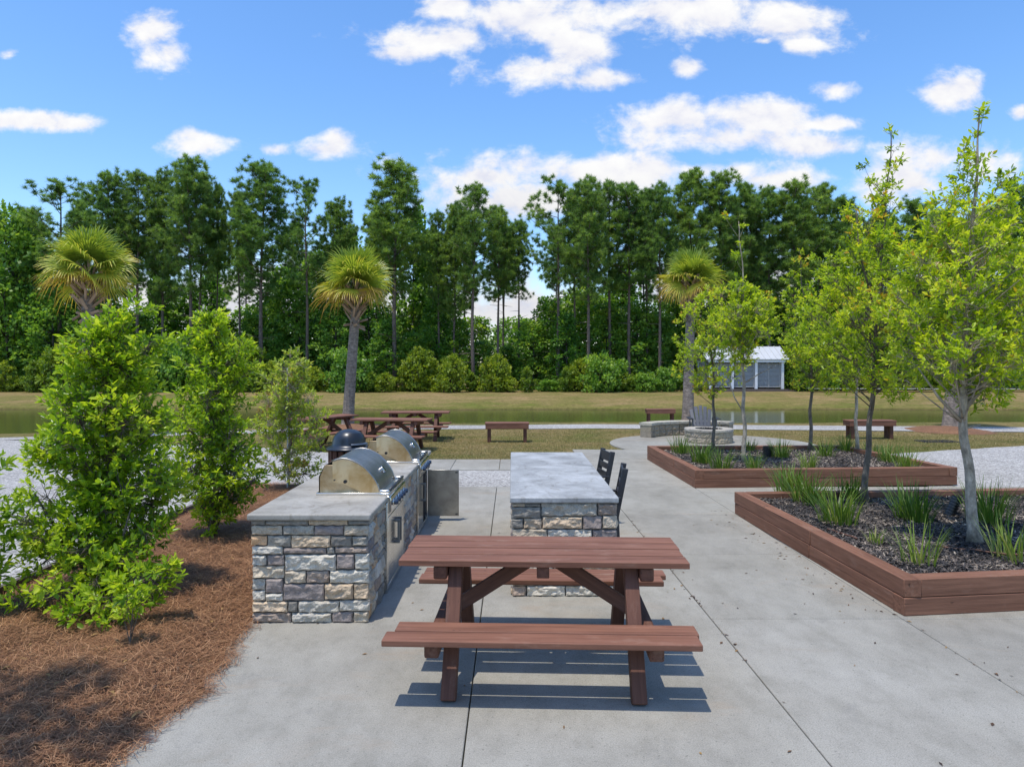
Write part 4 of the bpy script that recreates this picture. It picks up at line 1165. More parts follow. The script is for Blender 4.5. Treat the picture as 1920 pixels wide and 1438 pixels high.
# ---- sabal palms
def fan(D_, up, L, nseg, age):
    """one fan leaf at origin along D_"""
    D_ = D_.normalized(); s = D_.cross(up).normalized(); n = s.cross(D_)
    V, Q, Rn = [], [], []
    for j in range(nseg):
        a = (j / (nseg - 1) - .5) * 2
        an = a * R(112)
        ln = L * (1 - .28 * abs(a) ** 1.5) * random.uniform(.88, 1.05)
        dr = D_ * math.cos(an) + s * math.sin(an) + n * (.20 - .42 * abs(a))
        dr.normalize()
        p = s.copy() * math.cos(an) - D_ * math.sin(an)
        w = .021 * L
        droop = random.uniform(.04, .42) * (.45 + age)
        b = Vector((0, 0, 0)); p1 = dr * ln * .5; p2 = dr * ln * .78 - Vector((0, 0, 1)) * ln * droop * .22; p3 = dr * ln - Vector((0, 0, 1)) * ln * droop
        k = len(V)
        V += [b - p * w * .25, b + p * w * .25, p1 + p * w, p1 - p * w, p2 + p * w * .75, p2 - p * w * .75, p3 + p * w * .12, p3 - p * w * .12]
        Q += [(k, k + 1, k + 2, k + 3), (k + 3, k + 2, k + 4, k + 5), (k + 5, k + 4, k + 6, k + 7)]
        rb = min(1, max(0, age + random.gauss(0, .1)))
        tipc = min(1, rb + .22 + .25 * age)
        Rn += [rb * .8, rb * .8, rb, rb, (rb + tipc) / 2, (rb + tipc) / 2, tipc, tipc]
    return V, Q, Rn
def palm(bx, by, base, pxt, pyt, d, label, seed, R0=.24, R1=.17, spread=1.0, boots=True, nf=40):
    random.seed(seed)
    loc = (xa(bx, d), d, -.03)
    t = thing('sabal_palm', loc, label, 'palm tree', 0, 'cabbage palms around the lawn')
    top = Vector((xa(pxt, d) - loc[0], 0, za(pyt, d) + .03))
    tz = top.z - .78
    P = []; rad = []
    n = 60
    for i in range(n + 1):
        f = i / n
        p = Vector((top.x * (f ** 1.25), .05 * math.sin(f * 3), tz * f))
        P.append(p); rad.append((R0 + (R1 - R0) * min(1, f * 1.1)) * (1 + .25 * math.exp(-f * 14)) * (1 + .022 * math.sin(i * 2.1) + .015 * random.random()))
    m = MB(); m.tube(P, rad, 18); m.build('trunk', M['palm_trunk'], t, smooth=True, fix=False)
    c = P[-1] + Vector((0, 0, .88))
    bt = MB()
    if boots:
        for k in range(64):
            f = k / 64; z = tz - .62 + f * 1.40; an = k * 2.399
            base_ = Vector((top.x * ((z / tz) ** 1.25 if z < tz else 1), 0, z)); r = R1 * (.95 - .25 * f)
            o = Vector((math.cos(an), math.sin(an), 0)); sd = Vector((-math.sin(an), math.cos(an), 0)) * random.choice((-1, 1))
            out = .24 + .20 * random.random() if f > .12 else .26
            dz = .30 if f > .14 else random.uniform(-.18, .1)
            bt.beam(base_ + o * r, base_ + o * (r + out * .75) + sd * .13 + Vector((0, 0, dz)), .075, .022, tuple(o))
        bt.build('leaf_boots', M['boot'], t)
    V, Q, Rn = [], [], []
    pe = MB()
    for k in range(nf):
        f = (k + .5) / nf
        el = R(84 - 112 * f ** 1.05 + random.gauss(0, 8)); an = k * 2.399 + random.uniform(-.3, .3)
        D_ = Vector((math.cos(an) * math.cos(el), math.sin(an) * math.cos(el), math.sin(el)))
        pl = (.40 + .22 * f) * spread * random.uniform(.85, 1.1)
        e = c + D_ * pl - Vector((0, 0, .10 * f))
        pe.tube([c - Vector((0, 0, .5)), c + D_ * pl * .5 + Vector((0, 0, .04)), e], [.018, .013, .008], 5)
        age = .08 + .62 * f ** 1.4 + random.gauss(0, .08)
        if f > .96: age = 1.0
        v, q, r_ = fan((D_ - Vector((0, 0, .05 + .12 * f))).normalized(), (Vector((0, 0, 1)) if abs(D_.z) < .9 else Vector((math.cos(an), math.sin(an), .2))) + Vector((random.gauss(0, .5), random.gauss(0, .5), 0)), random.uniform(.90, 1.2) * spread, 36, max(0, min(1, age)))
        b = len(V); V += [tuple(e + x) for x in v]; Q += [tuple(i + b for i in x) for x in q]; Rn += r_
    pe.build('leaf_stalks', M['frond'], t, smooth=True, fix=False)
    nmesh('fronds', V, Q, M['frond'], t, Rn)
    random.seed(seed + 100)
    return t
palm(652, 797, 0, 667, 534, 22.6, 'cabbage palm with a leaning bare trunk behind the picnic tables', 3, .19, .15, .90)
palm(168, 817, 0, 164, 504, 19.6, 'cabbage palm at the left whose yellowing fan crown rises behind the largest shrub', 5, .21, .17, .90)
palm(1290, 789, 0, 1296, 524, 24.3, 'cabbage palm behind the fire pit, its crown half hidden by young trees', 8, .20, .15, .78)
palm(1784, 803, 0, 1812, 470, 21.9, 'cabbage palm at the right, its crown hidden behind the tall young trees', 12, .24, .17, .82)

# ---- pine straw rings, bed and needles
def needles(P, L0, L1, w, zr, name, label):
    P = np.asarray(P); N = len(P)
    an = rng.uniform(0, 2 * np.pi, N); ti = rng.normal(0, .22, N)
    d = np.stack([np.cos(an) * np.cos(ti), np.sin(an) * np.cos(ti), np.sin(ti)], 1)
    s = np.stack([-np.sin(an), np.cos(an), np.zeros(N)], 1)
    L = rng.uniform(L0, L1, N)[:, None]; b = rng.normal(0, .22, N)[:, None]
    mid = P + np.array([0, 0, 1]) * rng.uniform(0, zr, N)[:, None]
    a = mid - d * L / 2 + s * b * L * .4; c = mid + d * L / 2 + s * b * L * .4
    for q in (a, mid, c): q[:, 2] = np.maximum(q[:, 2], P[:, 2] + .002)
    W = w * rng.uniform(.6, 1.2, N)[:, None]
    V = np.concatenate([a - s * W, a + s * W, mid - s * W, mid + s * W, c - s * W, c + s * W])
    i = np.arange(N)
    Q = np.concatenate([np.stack([i, i + N, i + 3 * N, i + 2 * N], 1), np.stack([i + 2 * N, i + 3 * N, i + 5 * N, i + 4 * N], 1)])
    r = np.clip(rng.beta(2.2, 1.9, N), 0, 1)
    tag(nmesh(name, V, Q, M['straw'], None, np.tile(r, 6)), label, 'pine straw', kind='stuff')
EDGE = [(1.0, -2.15), (3.43, -2.05), (3.79, -2.04), (4.0, -1.98), (4.2, -1.9), (4.4, -1.97), (4.66, -2.0), (4.95, -2.05), (5.35, -2.04), (5.6, -2.06), (8.2, -2.1), (9.4, -2.15), (11.7, -2.4)]
def ex(y): return float(np.interp(y, [e[0] for e in EDGE], [e[1] for e in EDGE])) + .05 * mnoise.noise((y * 3.1, 0, 4)) + .025 * mnoise.noise((y * 11, 0, 4))
def straw_h(x, y):
    e = ex(y) - x; f = min(1.0, max(0, e) / .35) * min(1, max(0, x + 4.44) / .3) * min(1, max(0, 11.6 - y) / .5)
    return .006 + f * (.05 + .035 * mnoise.noise((x * 1.4, y * 1.4, 0)) + .018 * mnoise.noise((x * 6, y * 6, 3)))
def straw_bed():
    V, Q = [], []
    nx, ny = 90, 260
    for j in range(ny + 1):
        y = 1.0 + 10.6 * (j / ny); x1 = ex(y)
        for i in range(nx + 1):
            x = -4.44 + (x1 + 4.44) * i / nx
            V.append((x, y, straw_h(x, y)))
    for j in range(ny):
        for i in range(nx): k = j * (nx + 1) + i; Q.append((k, k + 1, k + nx + 2, k + nx + 1))
    tag(nmesh('pine_straw_bed', V, Q, M['straw_sheet'], None, smooth=True), 'bed of rust brown pine straw at the left of the patio', 'pine straw', kind='stuff')
    P = []
    for _ in range(85000):
        y = 2.6 + 9.0 * random.random() ** 1.7; x = -4.42 + (ex(y) + 4.42 + .03) * random.random()
        P.append((x, y, straw_h(x, y)))
    for _ in range(900):
        y = 2.8 + 2.5 * random.random(); P.append((ex(y) + abs(random.gauss(0, .055)), y, .003))
    needles(P, .06, .16, .0012, .035, 'pine_needles', 'loose pine needles covering the pine straw bed')
straw_bed()
def straw_ring(x, y, r, label):
    V, Q = [], []; n, m = 40, 8
    for j in range(m + 1):
        for k in range(n):
            a = 2 * math.pi * k / n; rr = r * j / m * (1 + .12 * mnoise.noise((math.cos(a) * 1.5, math.sin(a) * 1.5, x)))
            V.append((x + rr * math.cos(a), y + rr * math.sin(a), -.03 + .13 * (1 - (j / m) ** 2) + .02 * mnoise.noise((rr * math.cos(a) * 4, rr * math.sin(a) * 4, 1)) + .004))
    for j in range(m):
        for k in range(n): Q.append((j * n + k, j * n + (k + 1) % n, (j + 1) * n + (k + 1) % n, (j + 1) * n + k))
    tag(nmesh('pine_straw_ring', V, Q, M['straw_sheet'], None, smooth=True), label, 'pine straw', kind='stuff')
straw_ring(xa(1775, 21.4), 21.4, 1.25, 'ring of rust brown pine straw round the right palm')
straw_ring(xa(662, 22.2), 22.2, 1.35, 'ring of rust brown pine straw round the leaning palm')
straw_ring(xa(1291, 24.0), 23.9, .8, 'ring of pine straw round the palm behind the fire pit')

# ---- liriope clumps
def clump(x, y, z, h, nb, label, tint=.4):
    V, Q, Rn = [], [], []
    for _ in range(nb):
        an = random.uniform(0, 6.283); r0 = random.random() ** .7 * .09 * h / .4; lean = random.uniform(.08, .75); L = h * random.uniform(.55, 1.15); w = random.uniform(.0035, .0068) * (1.25 if h > .3 else 1)
        o = Vector((math.cos(an), math.sin(an), 0)); sd = Vector((-o.y, o.x, 0))
        b = Vector((math.cos(an + 1) * r0, math.sin(an + 1) * r0, 0)) + o * r0
        tw = min(1, max(0, tint + random.gauss(0, .2)))
        k = len(V); ns = 5
        for j in range(ns + 1):
            f = j / ns
            p = b + o * (L * (lean * .55 * f + lean * .42 * f * f)) + Vector((0, 0, L * (f - .40 * lean * f * f)))
            ww = w * (1 - .85 * f ** 2.2)
            V += [tuple(p - sd * ww), tuple(p + sd * ww)]; rr = tw + (.25 * (1 - f) ** 4) ; Rn += [min(1, rr)] * 2
        for j in range(ns): Q.append((k + 2 * j, k + 2 * j + 1, k + 2 * j + 3, k + 2 * j + 2))
    o = nmesh('grass_clump', V, Q, M['liriope'], None, Rn)
    o.location = (x, y, z)
    tag(o, label, 'ornamental grass', 'grass clumps in the timber planters')
CL = [ # px, py of the base, height, blades, tint, label
 (1483, 928, .40, 120, .4, 'dense green grass clump at the back left corner of the near planter'),
 (1515, 945, .42, 120, .42, 'dense grass clump second from the back left corner of the near planter'),
 (1573, 983, .42, 110, .45, 'grass clump in front of the dark trunk in the near planter'),
 (1712, 976, .42, 120, .3, 'dark green grass clump between the two trunks of the near planter'),
 (1852, 980, .44, 120, .4, 'upright grass clump just right of the pale trunk in the near planter'),
 (1725, 1058, .34, 42, .68, 'sparse yellow green grass clump near the front timber of the near planter'),
 (1903, 1050, .38, 44, .68, 'sparse yellow green grass clump at the right edge of the near planter'),
 (1642, 1018, .16, 26, .8, 'tiny wispy grass tuft in the middle of the near planter'),
 (1592, 935, .34, 80, .35, 'grass clump touching the back timber left of the dark trunk in the near planter'),
 (1277, 851, .36, 90, .38, 'grass clump nearest the left corner of the far planter'),
 (1316, 869, .36, 120, .4, 'wide grass clump left of the thin dark trunk in the far planter'),
 (1353, 881, .36, 90, .42, 'grass clump in front of the two left trunks of the far planter'),
 (1413, 881, .30, 50, .5, 'small grass clump in front of the speckled trunk in the far planter'),
 (1463, 858, .34, 90, .45, 'grass clump right of the upright garden light in the far planter'),
 (1517, 880, .30, 60, .7, 'pale yellow grass clump in front of the middle of the far planter'),
 (1549, 856, .32, 70, .42, 'grass clump right of the grey trunk in the far planter'),
 (1585, 847, .34, 60, .42, 'grass clump at the back of the far planter left of the thin pale trunk'),
 (1664, 866, .34, 80, .35, 'dark grass clump at the back right corner of the far planter'),
 (1701, 880, .38, 70, .6, 'light green grass clump nearest the right corner of the far planter'),
 (1405, 845, .28, 50, .4, 'grass clump against the back timber right of the speckled trunk in the far planter'),
 (1633, 853, .28, 50, .4, 'grass clump against the back timber right of the thin pale trunk in the far planter')]
for px, py, h, nb, tn, lb in CL:
    x, y = gp(px, py, .21); clump(x, y, mulch_h(x, y) - .01, h * 1.22, int(nb * 1.2), lb, tn)

# ---- litter on the concrete
def litter():
    V, Q, Rn = [], [], []
    for _ in range(190):
        u = random.random()
        if u < .35: y = random.uniform(5.6, 9.5); x = np.interp(y, [5.5, 9.3], [3.12, 3.02]) - abs(random.gauss(0, .25)) - .02
        elif u < .55: y = random.uniform(3.4, 9); x = np.interp(y, [3.4, 11.2], [1.615, 1.515]) + random.gauss(0, .02)
        elif u < .66: y = random.uniform(3.4, 6); x = np.interp(y, [3.4, 5.5], [3.15, 3.12]) + random.gauss(0, .03)
        else: y = 3.3 + 6 * random.random() ** 1.5; x = random.uniform(-1.9, 4.2)
        if -.8 < x < 1.2 and 4.0 < y < 5.3 and random.random() < .7: continue
        L = random.uniform(.008, .026); W = L * random.uniform(.25, .5); an = random.uniform(0, 6.28)
        c, s = math.cos(an), math.sin(an); k = len(V); z = .002
        for a, b, h in ((-L, 0, 0), (0, -W, .004), (L, 0, .007 * random.random()), (0, W, .005)): V.append((x + a * c - b * s, y + a * s + b * c, z + h))
        Q.append((k, k + 1, k + 2, k + 3)); Rn += [random.random() ** 1.6] * 4
    tag(nmesh('leaf_litter', V, Q, M['litter'], None, Rn), 'scattered small dry leaves lying on the concrete', 'leaf litter', kind='stuff')
litter()
def lawn_blades():
    P = []
    while len(P) < 70000:
        y = 14.75 + 9.5 * random.random() ** 1.5; x = random.uniform(-7, 16)
        if (1.3 < x and y < 16.6 and x < 8) or math.hypot(x - 5.15, (y - 17.55)) < 2.72: continue
        if x > 6.9 and y < np.interp(x, [7, 8.4, 10.5, 16], [15.4, 15.7, 16.5, 18.5]): continue
        if x < -2.2 and y < np.interp(-x, [2.2, 3.2, 5.5, 8], [14.1, 15.5, 16.9, 17.8]): continue
        if np.interp(x, [-9, -4, 3, 9, 17], [19.8, 21.5, 21.8, 21.3, 20.5]) < y < np.interp(x, [-9, -4, 3, 9, 17], [21.3, 23.2, 23.8, 23.4, 22.6]): continue
        P.append((x, y, -.034))
    P = np.array(P); N = len(P)
    an = rng.uniform(0, 6.28, N); h = rng.uniform(.018, .05, N)[:, None]; w = .006
    s = np.stack([np.cos(an), np.sin(an), 0 * an], 1) * w
    t = P + np.concatenate([rng.normal(0, .018, (N, 2)), h], 1)
    V = np.stack([P - s, P + s, t], 1).reshape(-1, 3)
    pat = np.array([mnoise.noise((p[0] * .8, p[1] * .8, 2)) for p in P]) * .35
    r = np.clip(rng.beta(2, 2, N) + pat, 0, 1)
    tag(nmesh('lawn_grass', V, np.arange(3 * N).reshape(-1, 3), M['lawn_blade'], None, np.repeat(r, 3)), 'short dry grass blades of the lawn between the patio and the pond', 'grass', kind='stuff')
lawn_blades()

def straw_litter():
    V, Q, Rn = [], [], []
    for _ in range(420):
        y = 2.9 + 6 * random.random() ** 1.6; x = -4.3 + (ex(y) + 4.3) * random.random()
        z = straw_h(x, y) + .02 + .02 * random.random(); L = random.uniform(.012, .034); W = L * random.uniform(.3, .5); an = random.uniform(0, 6.28); tl = random.gauss(0, .4)
        c, s = math.cos(an), math.sin(an); k = len(V)
        for a, b, h in ((-L, 0, 0), (0, -W, .008), (L, 0, L * tl), (0, W, .006)): V.append((x + a * c - b * s, y + a * s + b * c, z + h))
        Q.append((k, k + 1, k + 2, k + 3)); Rn += [random.random() ** .8] * 4
    tag(nmesh('fallen_leaves', V, Q, M['litter'], None, Rn), 'dry fallen leaves lying on the pine straw', 'leaf litter', kind='stuff')
straw_litter()
# ================================================================== WOODLAND BEYOND THE POND
def pine_meshes(seed, H, c0, spread, dens=1.0, flat=False):
    rs = random.Random(seed)
    tr = MB()
    P = [Vector((.25 * mnoise.noise((z * .09, seed, 0)), .25 * mnoise.noise((z * .09, seed, 5)), z)) for z in np.linspace(0, H, 22)]
    tr.tube(P, [max(.03, .19 * (1 - .86 * (p.z / H))) for p in P], 8)
    for k in range(9):
        z = rs.uniform(.32, 1) * c0 * H; an = rs.uniform(0, 6.28); L = rs.uniform(.5, 1.7)
        p = P[min(21, int(z / H * 21))]
        tr.tube([p, p + Vector((math.cos(an) * L, math.sin(an) * L, rs.uniform(-.2, .45)))], [.03, .01], 4)
    T, B = [], []
    nb = int(62 * dens)
    for k in range(nb):
        f = (k + .5) / nb; z = H * (c0 + (1 - c0) * f ** .9)
        w = 1.02 * spread * (math.sin(math.pi * min(1, .14 + .80 * f)) ** .75) * rs.uniform(.35, 1.12)
        if flat and rs.random() < .4: continue
        an = k * 2.399 + rs.uniform(-.6, .6); el = R(rs.uniform(2, 38) + 30 * f)
        D_ = Vector((math.cos(an) * math.cos(el), math.sin(an) * math.cos(el), math.sin(el)))
        p0 = P[min(21, int(z / H * 21))].copy(); p0.z = z * .985
        p1 = p0 + D_ * w * .6 - Vector((0, 0, .08 * w)); p2 = p0 + D_ * w
        tr.tube([p0, p1, p2], [.05 * (1 - .6 * f), .03, .012], 4)
        nt = max(3, int(w * 4.3 * dens))
        for j in range(nt):
            g = .38 + .62 * (j + rs.random()) / nt
            q = p0.lerp(p1, g / .6) if g < .6 else p1.lerp(p2, (g - .6) / .4)
            q = q + Vector((rs.gauss(0, .34), rs.gauss(0, .34), rs.gauss(.14, .24)))
            T.append(q); B.append(D_)
        for j in range(2): T.append(p2 + Vector((rs.gauss(0, .22), rs.gauss(0, .22), rs.gauss(.0, .14)))); B.append(D_)
    for j in range(9): T.append(P[-1] + Vector((rs.gauss(0, .22), rs.gauss(0, .22), rs.uniform(-.8, .15)))); B.append(Vector((0, 0, 1)))
    T = np.array([tuple(t) for t in T]); B = np.array([tuple(b) for b in B])
    K = 64
    n = len(T)
    TT = np.repeat(T, K, 0); BB = np.repeat(B, K, 0)
    d = unit(rng.normal(0, .85, (n * K, 3)) + BB * .45 + np.array([0, 0, .55]))
    L = rng.uniform(.22, .50, (n * K, 1)); s = unit(np.cross(d, rng.normal(0, 1, (n * K, 3)))) * .021
    b0 = TT + d * .04
    V = np.stack([b0 - s, b0 + s, b0 + d * L], 1).reshape(-1, 3)
    Q = np.arange(n * K * 3).reshape(-1, 3)
    ta = np.repeat(np.clip(rng.normal(.45, .2, n), 0, 1), K) + rng.normal(0, .14, n * K)
    return tr, (V, Q, np.repeat(np.clip(ta, 0, 1), 3))
PROTO = {}
def proto_pine(key, *a, **k):
    root = bpy.data.objects.new('pine_tree', None); COL.objects.link(root)
    tr, (V, Q, Rn) = pine_meshes(*a, **k)
    tr.build('trunk', M['bark_pine'], root, smooth=True, fix=False)
    nmesh('crown', V, Q, M['needle'], root, Rn)
    PROTO[key] = [root, a[1], False]
proto_pine('a', 1, 20, .48, 2.7); proto_pine('b', 2, 20, .42, 3.1, 1.15); proto_pine('c', 3, 20, .55, 2.5); proto_pine('d', 4, 20, .60, 2.3)
proto_pine('e', 5, 20, .38, 3.3, 1.2); proto_pine('f', 6, 20, .45, 3.7, .9, flat=True); proto_pine('g', 7, 20, .50, 2.9, 1.1)
def place(key, loc, sxy, sz, rz, name, label, cat, group):
    p = PROTO[key]
    if not p[2]: o = p[0]; p[2] = True
    else: o = copy_tree(p[0])
    o.name = name
    o.location = loc; o.scale = (sxy, sxy, sz); o.rotation_euler = (0, 0, rz)
    tag(o, label, cat, group)
    return o
PINES = [ # trunk px, top row, depth, kind, width factor, label
 (112, 332, 56, 'f', 1.25, 'pine with a wide loose crown leaning out to the left, above the left palm'),
 (205, 322, 54, 'b', 1.0, 'pine with a full crown just right of the left palm top'),
 (258, 316, 55, 'a', .95, 'pine second to the right of the left palm'),
 (306, 322, 57, 'e', .85, 'pine with low hanging crown third to the right of the left palm'),
 (357, 293, 53, 'b', 1.0, 'tallest pine at the left, behind the second leafy shrub'),
 (377, 318, 58, 'd', .9, 'slim pine close on the right of the tallest left pine'),
 (408, 340, 60, 'c', .55, 'thin pine at the left side of the gap of bright sky'),
 (448, 352, 59, 'd', .75, 'pale barked pine at the right side of the left gap of sky'),
 (490, 302, 53, 'b', 1.15, 'broad full-crowned pine behind the thin shrub'),
 (575, 332, 54, 'f', .95, 'pine with a small rounded top left of the leaning palm'),
 (632, 374, 57, 'e', .9, 'shorter pine directly behind the leaning palm'),
 (740, 299, 53, 'b', 1.25, 'tall dark pine just right of the leaning palm'),
 (705, 392, 60, 'c', .8, 'short pine tucked at the left side of the tall dark middle pine'),
 (822, 392, 58, 'a', .8, 'pine left of the first clear-trunked pine in the middle'),
 (853, 380, 57, 'e', .85, 'pine with crown low on its trunk, beside the clear-trunked middle pine'),
 (888, 340, 51, 'a', 1.05, 'clear-trunked pine above the lone bench on the lawn'),
 (935, 386, 56, 'g', .95, 'pine with a rounded crown at the left of the middle gap of sky'),
 (945, 420, 62, 'd', .8, 'slender pine inside the middle gap of sky'),
 (973, 408, 60, 'c', .85, 'small crooked pine at the right of the middle gap of sky'),
 (1047, 331, 54, 'f', 1.0, 'pine with ragged open top right of the middle gap of sky'),
 (1077, 352, 58, 'c', .8, 'pine behind and right of the ragged open pine'),
 (1103, 331, 51, 'b', .95, 'pine with a long straight reddish trunk above the bar counter chairs'),
 (1142, 335, 57, 'a', 1.0, 'pine second to the right of the long straight reddish trunk'),
 (1180, 340, 55, 'g', 1.05, 'pine third to the right of the long straight reddish trunk'),
 (1212, 348, 58, 'd', .9, 'pine with a thin trunk left of the palm behind the fire pit'),
 (1237, 342, 53, 'b', .85, 'pine whose trunk ends just left of the palm behind the fire pit'),
 (1296, 318, 55, 'e', 1.05, 'tall pine straight above the palm behind the fire pit'),
 (1352, 322, 54, 'b', 1.1, 'tall pine above the left end of the white pavilion'),
 (1398, 345, 57, 'e', 1.0, 'pine above the middle of the white pavilion'),
 (1442, 350, 56, 'g', 1.1, 'pine above the right end of the white pavilion'),
 (1490, 338, 54, 'b', 1.15, 'dense pine right of the white pavilion'),
 (1538, 346, 57, 'e', 1.1, 'dense pine behind the grey-trunked young tree'),
 (1580, 366, 58, 'a', 1.0, 'pine seen left of the leading shoots of the dark-trunked young tree'),
 (1640, 400, 60, 'g', 1.0, 'pine half hidden behind the dark-trunked young tree'),
 (1712, 372, 57, 'b', 1.0, 'pine in the notch between the two tallest young trees'),
 (1775, 392, 59, 'e', 1.0, 'pine behind the left side of the pale-trunked young tree'),
 (1850, 382, 58, 'a', 1.0, 'pine behind the right side of the pale-trunked young tree'),
 (1905, 344, 55, 'b', 1.05, 'pine at the far right edge of the wood'),
 (55, 402, 60, 'e', .9, 'short pine at the left edge of the wood')]
G_P = 'tall pines in the wood beyond the pond'
for px, pt, d, key, w, lb in PINES:
    d = 50.6 + (d - 51) * .45
    H = (za(pt, d) - .1) * .965; s = H / PROTO[key][1]
    place(key, (xa(px, d), d, .08), s * w * 1.05, s, random.uniform(0, 6.28), 'pine_tree', lb, 'tree', G_P)
ks = 'abcdeg'
for i in range(28):       # deeper rows, only glimpsed between the front trunks
    px = -160 + i * 80 + random.uniform(-22, 22); d = random.uniform(64, 78)
    if 405 < px < 452 or 900 < px < 1000: d = 84
    H = za(random.uniform(385, 450), d); s = H / 20
    place(ks[i % 6], (xa(px, d), d, .1), s * .95, s, random.uniform(0, 6.28), 'pine_tree', 'slender pine deep in the wood, glimpsed between the front trunks', 'tree', 'pines deep in the wood')

def broad_meshes(seed, H, Rd, base, ncl, per, L, squash=1.0):
    rs = random.Random(seed)
    tr = MB()
    P = [Vector((.2 * mnoise.noise((z * .3, seed, 0)), .2 * mnoise.noise((z * .3, seed, 4)), z)) for z in np.linspace(0, H * .9, 10)]
    tr.tube(P, [max(.015, .11 * H / 9 * (1 - .9 * p.z / H)) for p in P], 7)
    C, RR = [], []
    for k in range(ncl):
        f = (k + rs.random()) / ncl; z = base + (H - base) * f
        w = Rd * (math.sin(math.pi * (.12 + .82 * f)) ** .65) * (1.0 - .25 * f)
        an = k * 2.399 + rs.uniform(-.5, .5); r = w * math.sqrt(rs.uniform(.12, 1)) * (rs.uniform(.7, 1.35) if seed > 30 else 1)
        if seed > 30: z = base + (z - base) * rs.uniform(.75, 1.15)
        c = Vector((r * math.cos(an), r * math.sin(an), z)); C.append(tuple(c)); RR.append(rs.uniform(.15, .27) * Rd)
        a = P[min(9, int(max(0, z - r * .6) / (H * .9) * 9))]
        tr.tube([a, a.lerp(c, .55) - Vector((0, 0, .1 * r)), c], [.035 * H / 9, .02, .008], 4)
    C = np.array(C); RR = np.array(RR)
    n = ncl * per
    CC = np.repeat(C, per, 0); r_ = np.repeat(RR, per)[:, None]
    d = unit(rng.normal(0, 1, (n, 3)) + np.array([0, 0, .25]))
    P_ = CC + d * r_ * rng.uniform(.25, 1, (n, 1)) ** .5 * np.array([1, 1, .75])
    D_ = unit(d + rng.normal(0, .7, (n, 3)) + np.array([0, 0, -.15]))
    Ln = L * rng.uniform(.6, 1.25, n)
    age = np.clip(np.repeat(rng.normal(.45, .2, ncl), per) + rng.normal(0, .16, n), 0, 1)
    s = unit(np.cross(D_, rng.normal(0, .6, (n, 3)) + np.array([0, 0, 1.0])))
    W = (Ln * .36)[:, None]; Lc = Ln[:, None]
    V = np.stack([P_, P_ + D_ * Lc * .5 + s * W, P_ + D_ * Lc, P_ + D_ * Lc * .5 - s * W], 1).reshape(-1, 3)
    return tr, (V, np.arange(n * 4).reshape(-1, 4), np.repeat(age, 4))
def proto_broad(key, name, mat, *a):
    root = bpy.data.objects.new(name, None); COL.objects.link(root)
    tr, (V, Q, Rn) = broad_meshes(*a)
    tr.build('trunk', M['bark_wood'], root, smooth=True, fix=False)
    nmesh('crown', V, Q, mat, root, Rn)
    PROTO[key] = [root, a[1], False]
proto_broad('u1', 'broadleaf_tree', M['leaf_wood'], 21, 10, 2.7, .9, 95, 62, .30)
proto_broad('u2', 'broadleaf_tree', M['leaf_wood'], 22, 10, 2.2, 1.4, 85, 60, .28)
proto_broad('u3', 'broadleaf_tree', M['leaf_wood'], 23, 10, 3.1, .6, 105, 64, .32)
proto_broad('u4', 'broadleaf_tree', M['leaf_wood'], 24, 10, 1.8, 2.2, 70, 55, .27)
proto_broad('s1', 'bank_bush', M['leaf_bush'], 31, 2.2, 1.35, .1, 70, 46, .19)
proto_broad('s2', 'bank_bush', M['leaf_bush'], 32, 2.2, .9, .1, 46, 44, .17)
proto_broad('s3', 'bank_bush', M['leaf_wood'], 33, 2.2, 1.6, .1, 70, 46, .2)
UND = [(12, 398, 53, 'u3'), (62, 455, 55, 'u1'), (100, 520, 52, 'u1'), (160, 560, 54, 'u3'), (215, 575, 53, 'u2'), (262, 590, 55, 'u1'), (300, 520, 58, 'u2'), (345, 640, 53, 'u1'), (395, 515, 60, 'u4'), (432, 650, 54, 'u1'),
 (472, 590, 55, 'u2'), (520, 505, 57, 'u1'), (560, 520, 55, 'u3'), (600, 470, 59, 'u2'), (648, 430, 60, 'u2'), (630, 570, 53, 'u1'), (690, 545, 55, 'u3'), (725, 600, 52, 'u2'), (775, 395, 60, 'u2'), (775, 625, 52, 'u1'), (806, 440, 60, 'u4'), (822, 560, 55, 'u1'), (862, 600, 54, 'u2'),
 (905, 640, 54, 'u1'), (950, 648, 55, 'u2'), (1000, 605, 54, 'u3'), (1032, 560, 55, 'u1'), (1062, 590, 52, 'u2'), (1085, 545, 57, 'u3'), (1138, 570, 54, 'u1'), (1168, 500, 59, 'u2'), (1195, 570, 54, 'u3'), (1240, 590, 54, 'u1'), (1270, 540, 57, 'u2'), (1310, 570, 55, 'u3'), (1360, 540, 57, 'u1'), (1415, 500, 58, 'u3'), (1470, 560, 55, 'u1'),
 (1520, 530, 57, 'u3'), (1570, 560, 55, 'u1'), (1625, 540, 57, 'u3'), (1680, 560, 54, 'u1'), (1735, 530, 57, 'u3'), (1800, 560, 55, 'u1'), (1850, 540, 57, 'u3'), (1905, 560, 54, 'u1'), (1955, 500, 57, 'u3'), (-40, 440, 56, 'u3'), (-110, 430, 57, 'u1'), (2030, 480, 57, 'u3')]
REFS = [(163, 'the left palm'), (385, 'the second leafy shrub'), (545, 'the thin staked shrub'), (660, 'the leaning palm'), (740, 'the tall dark middle pine'), (888, 'the clear-trunked pine'), (955, 'the middle gap of sky'), (1103, 'the reddish straight trunk'), (1293, 'the palm behind the fire pit'), (1400, 'the white pavilion'), (1519, 'the grey-trunked young tree'), (1640, 'the dark-trunked young tree'), (1815, 'the pale-trunked young tree')]
from collections import Counter
used = Counter()
ORD = ['', 'second ', 'third ', 'fourth ', 'fifth ', 'sixth ']
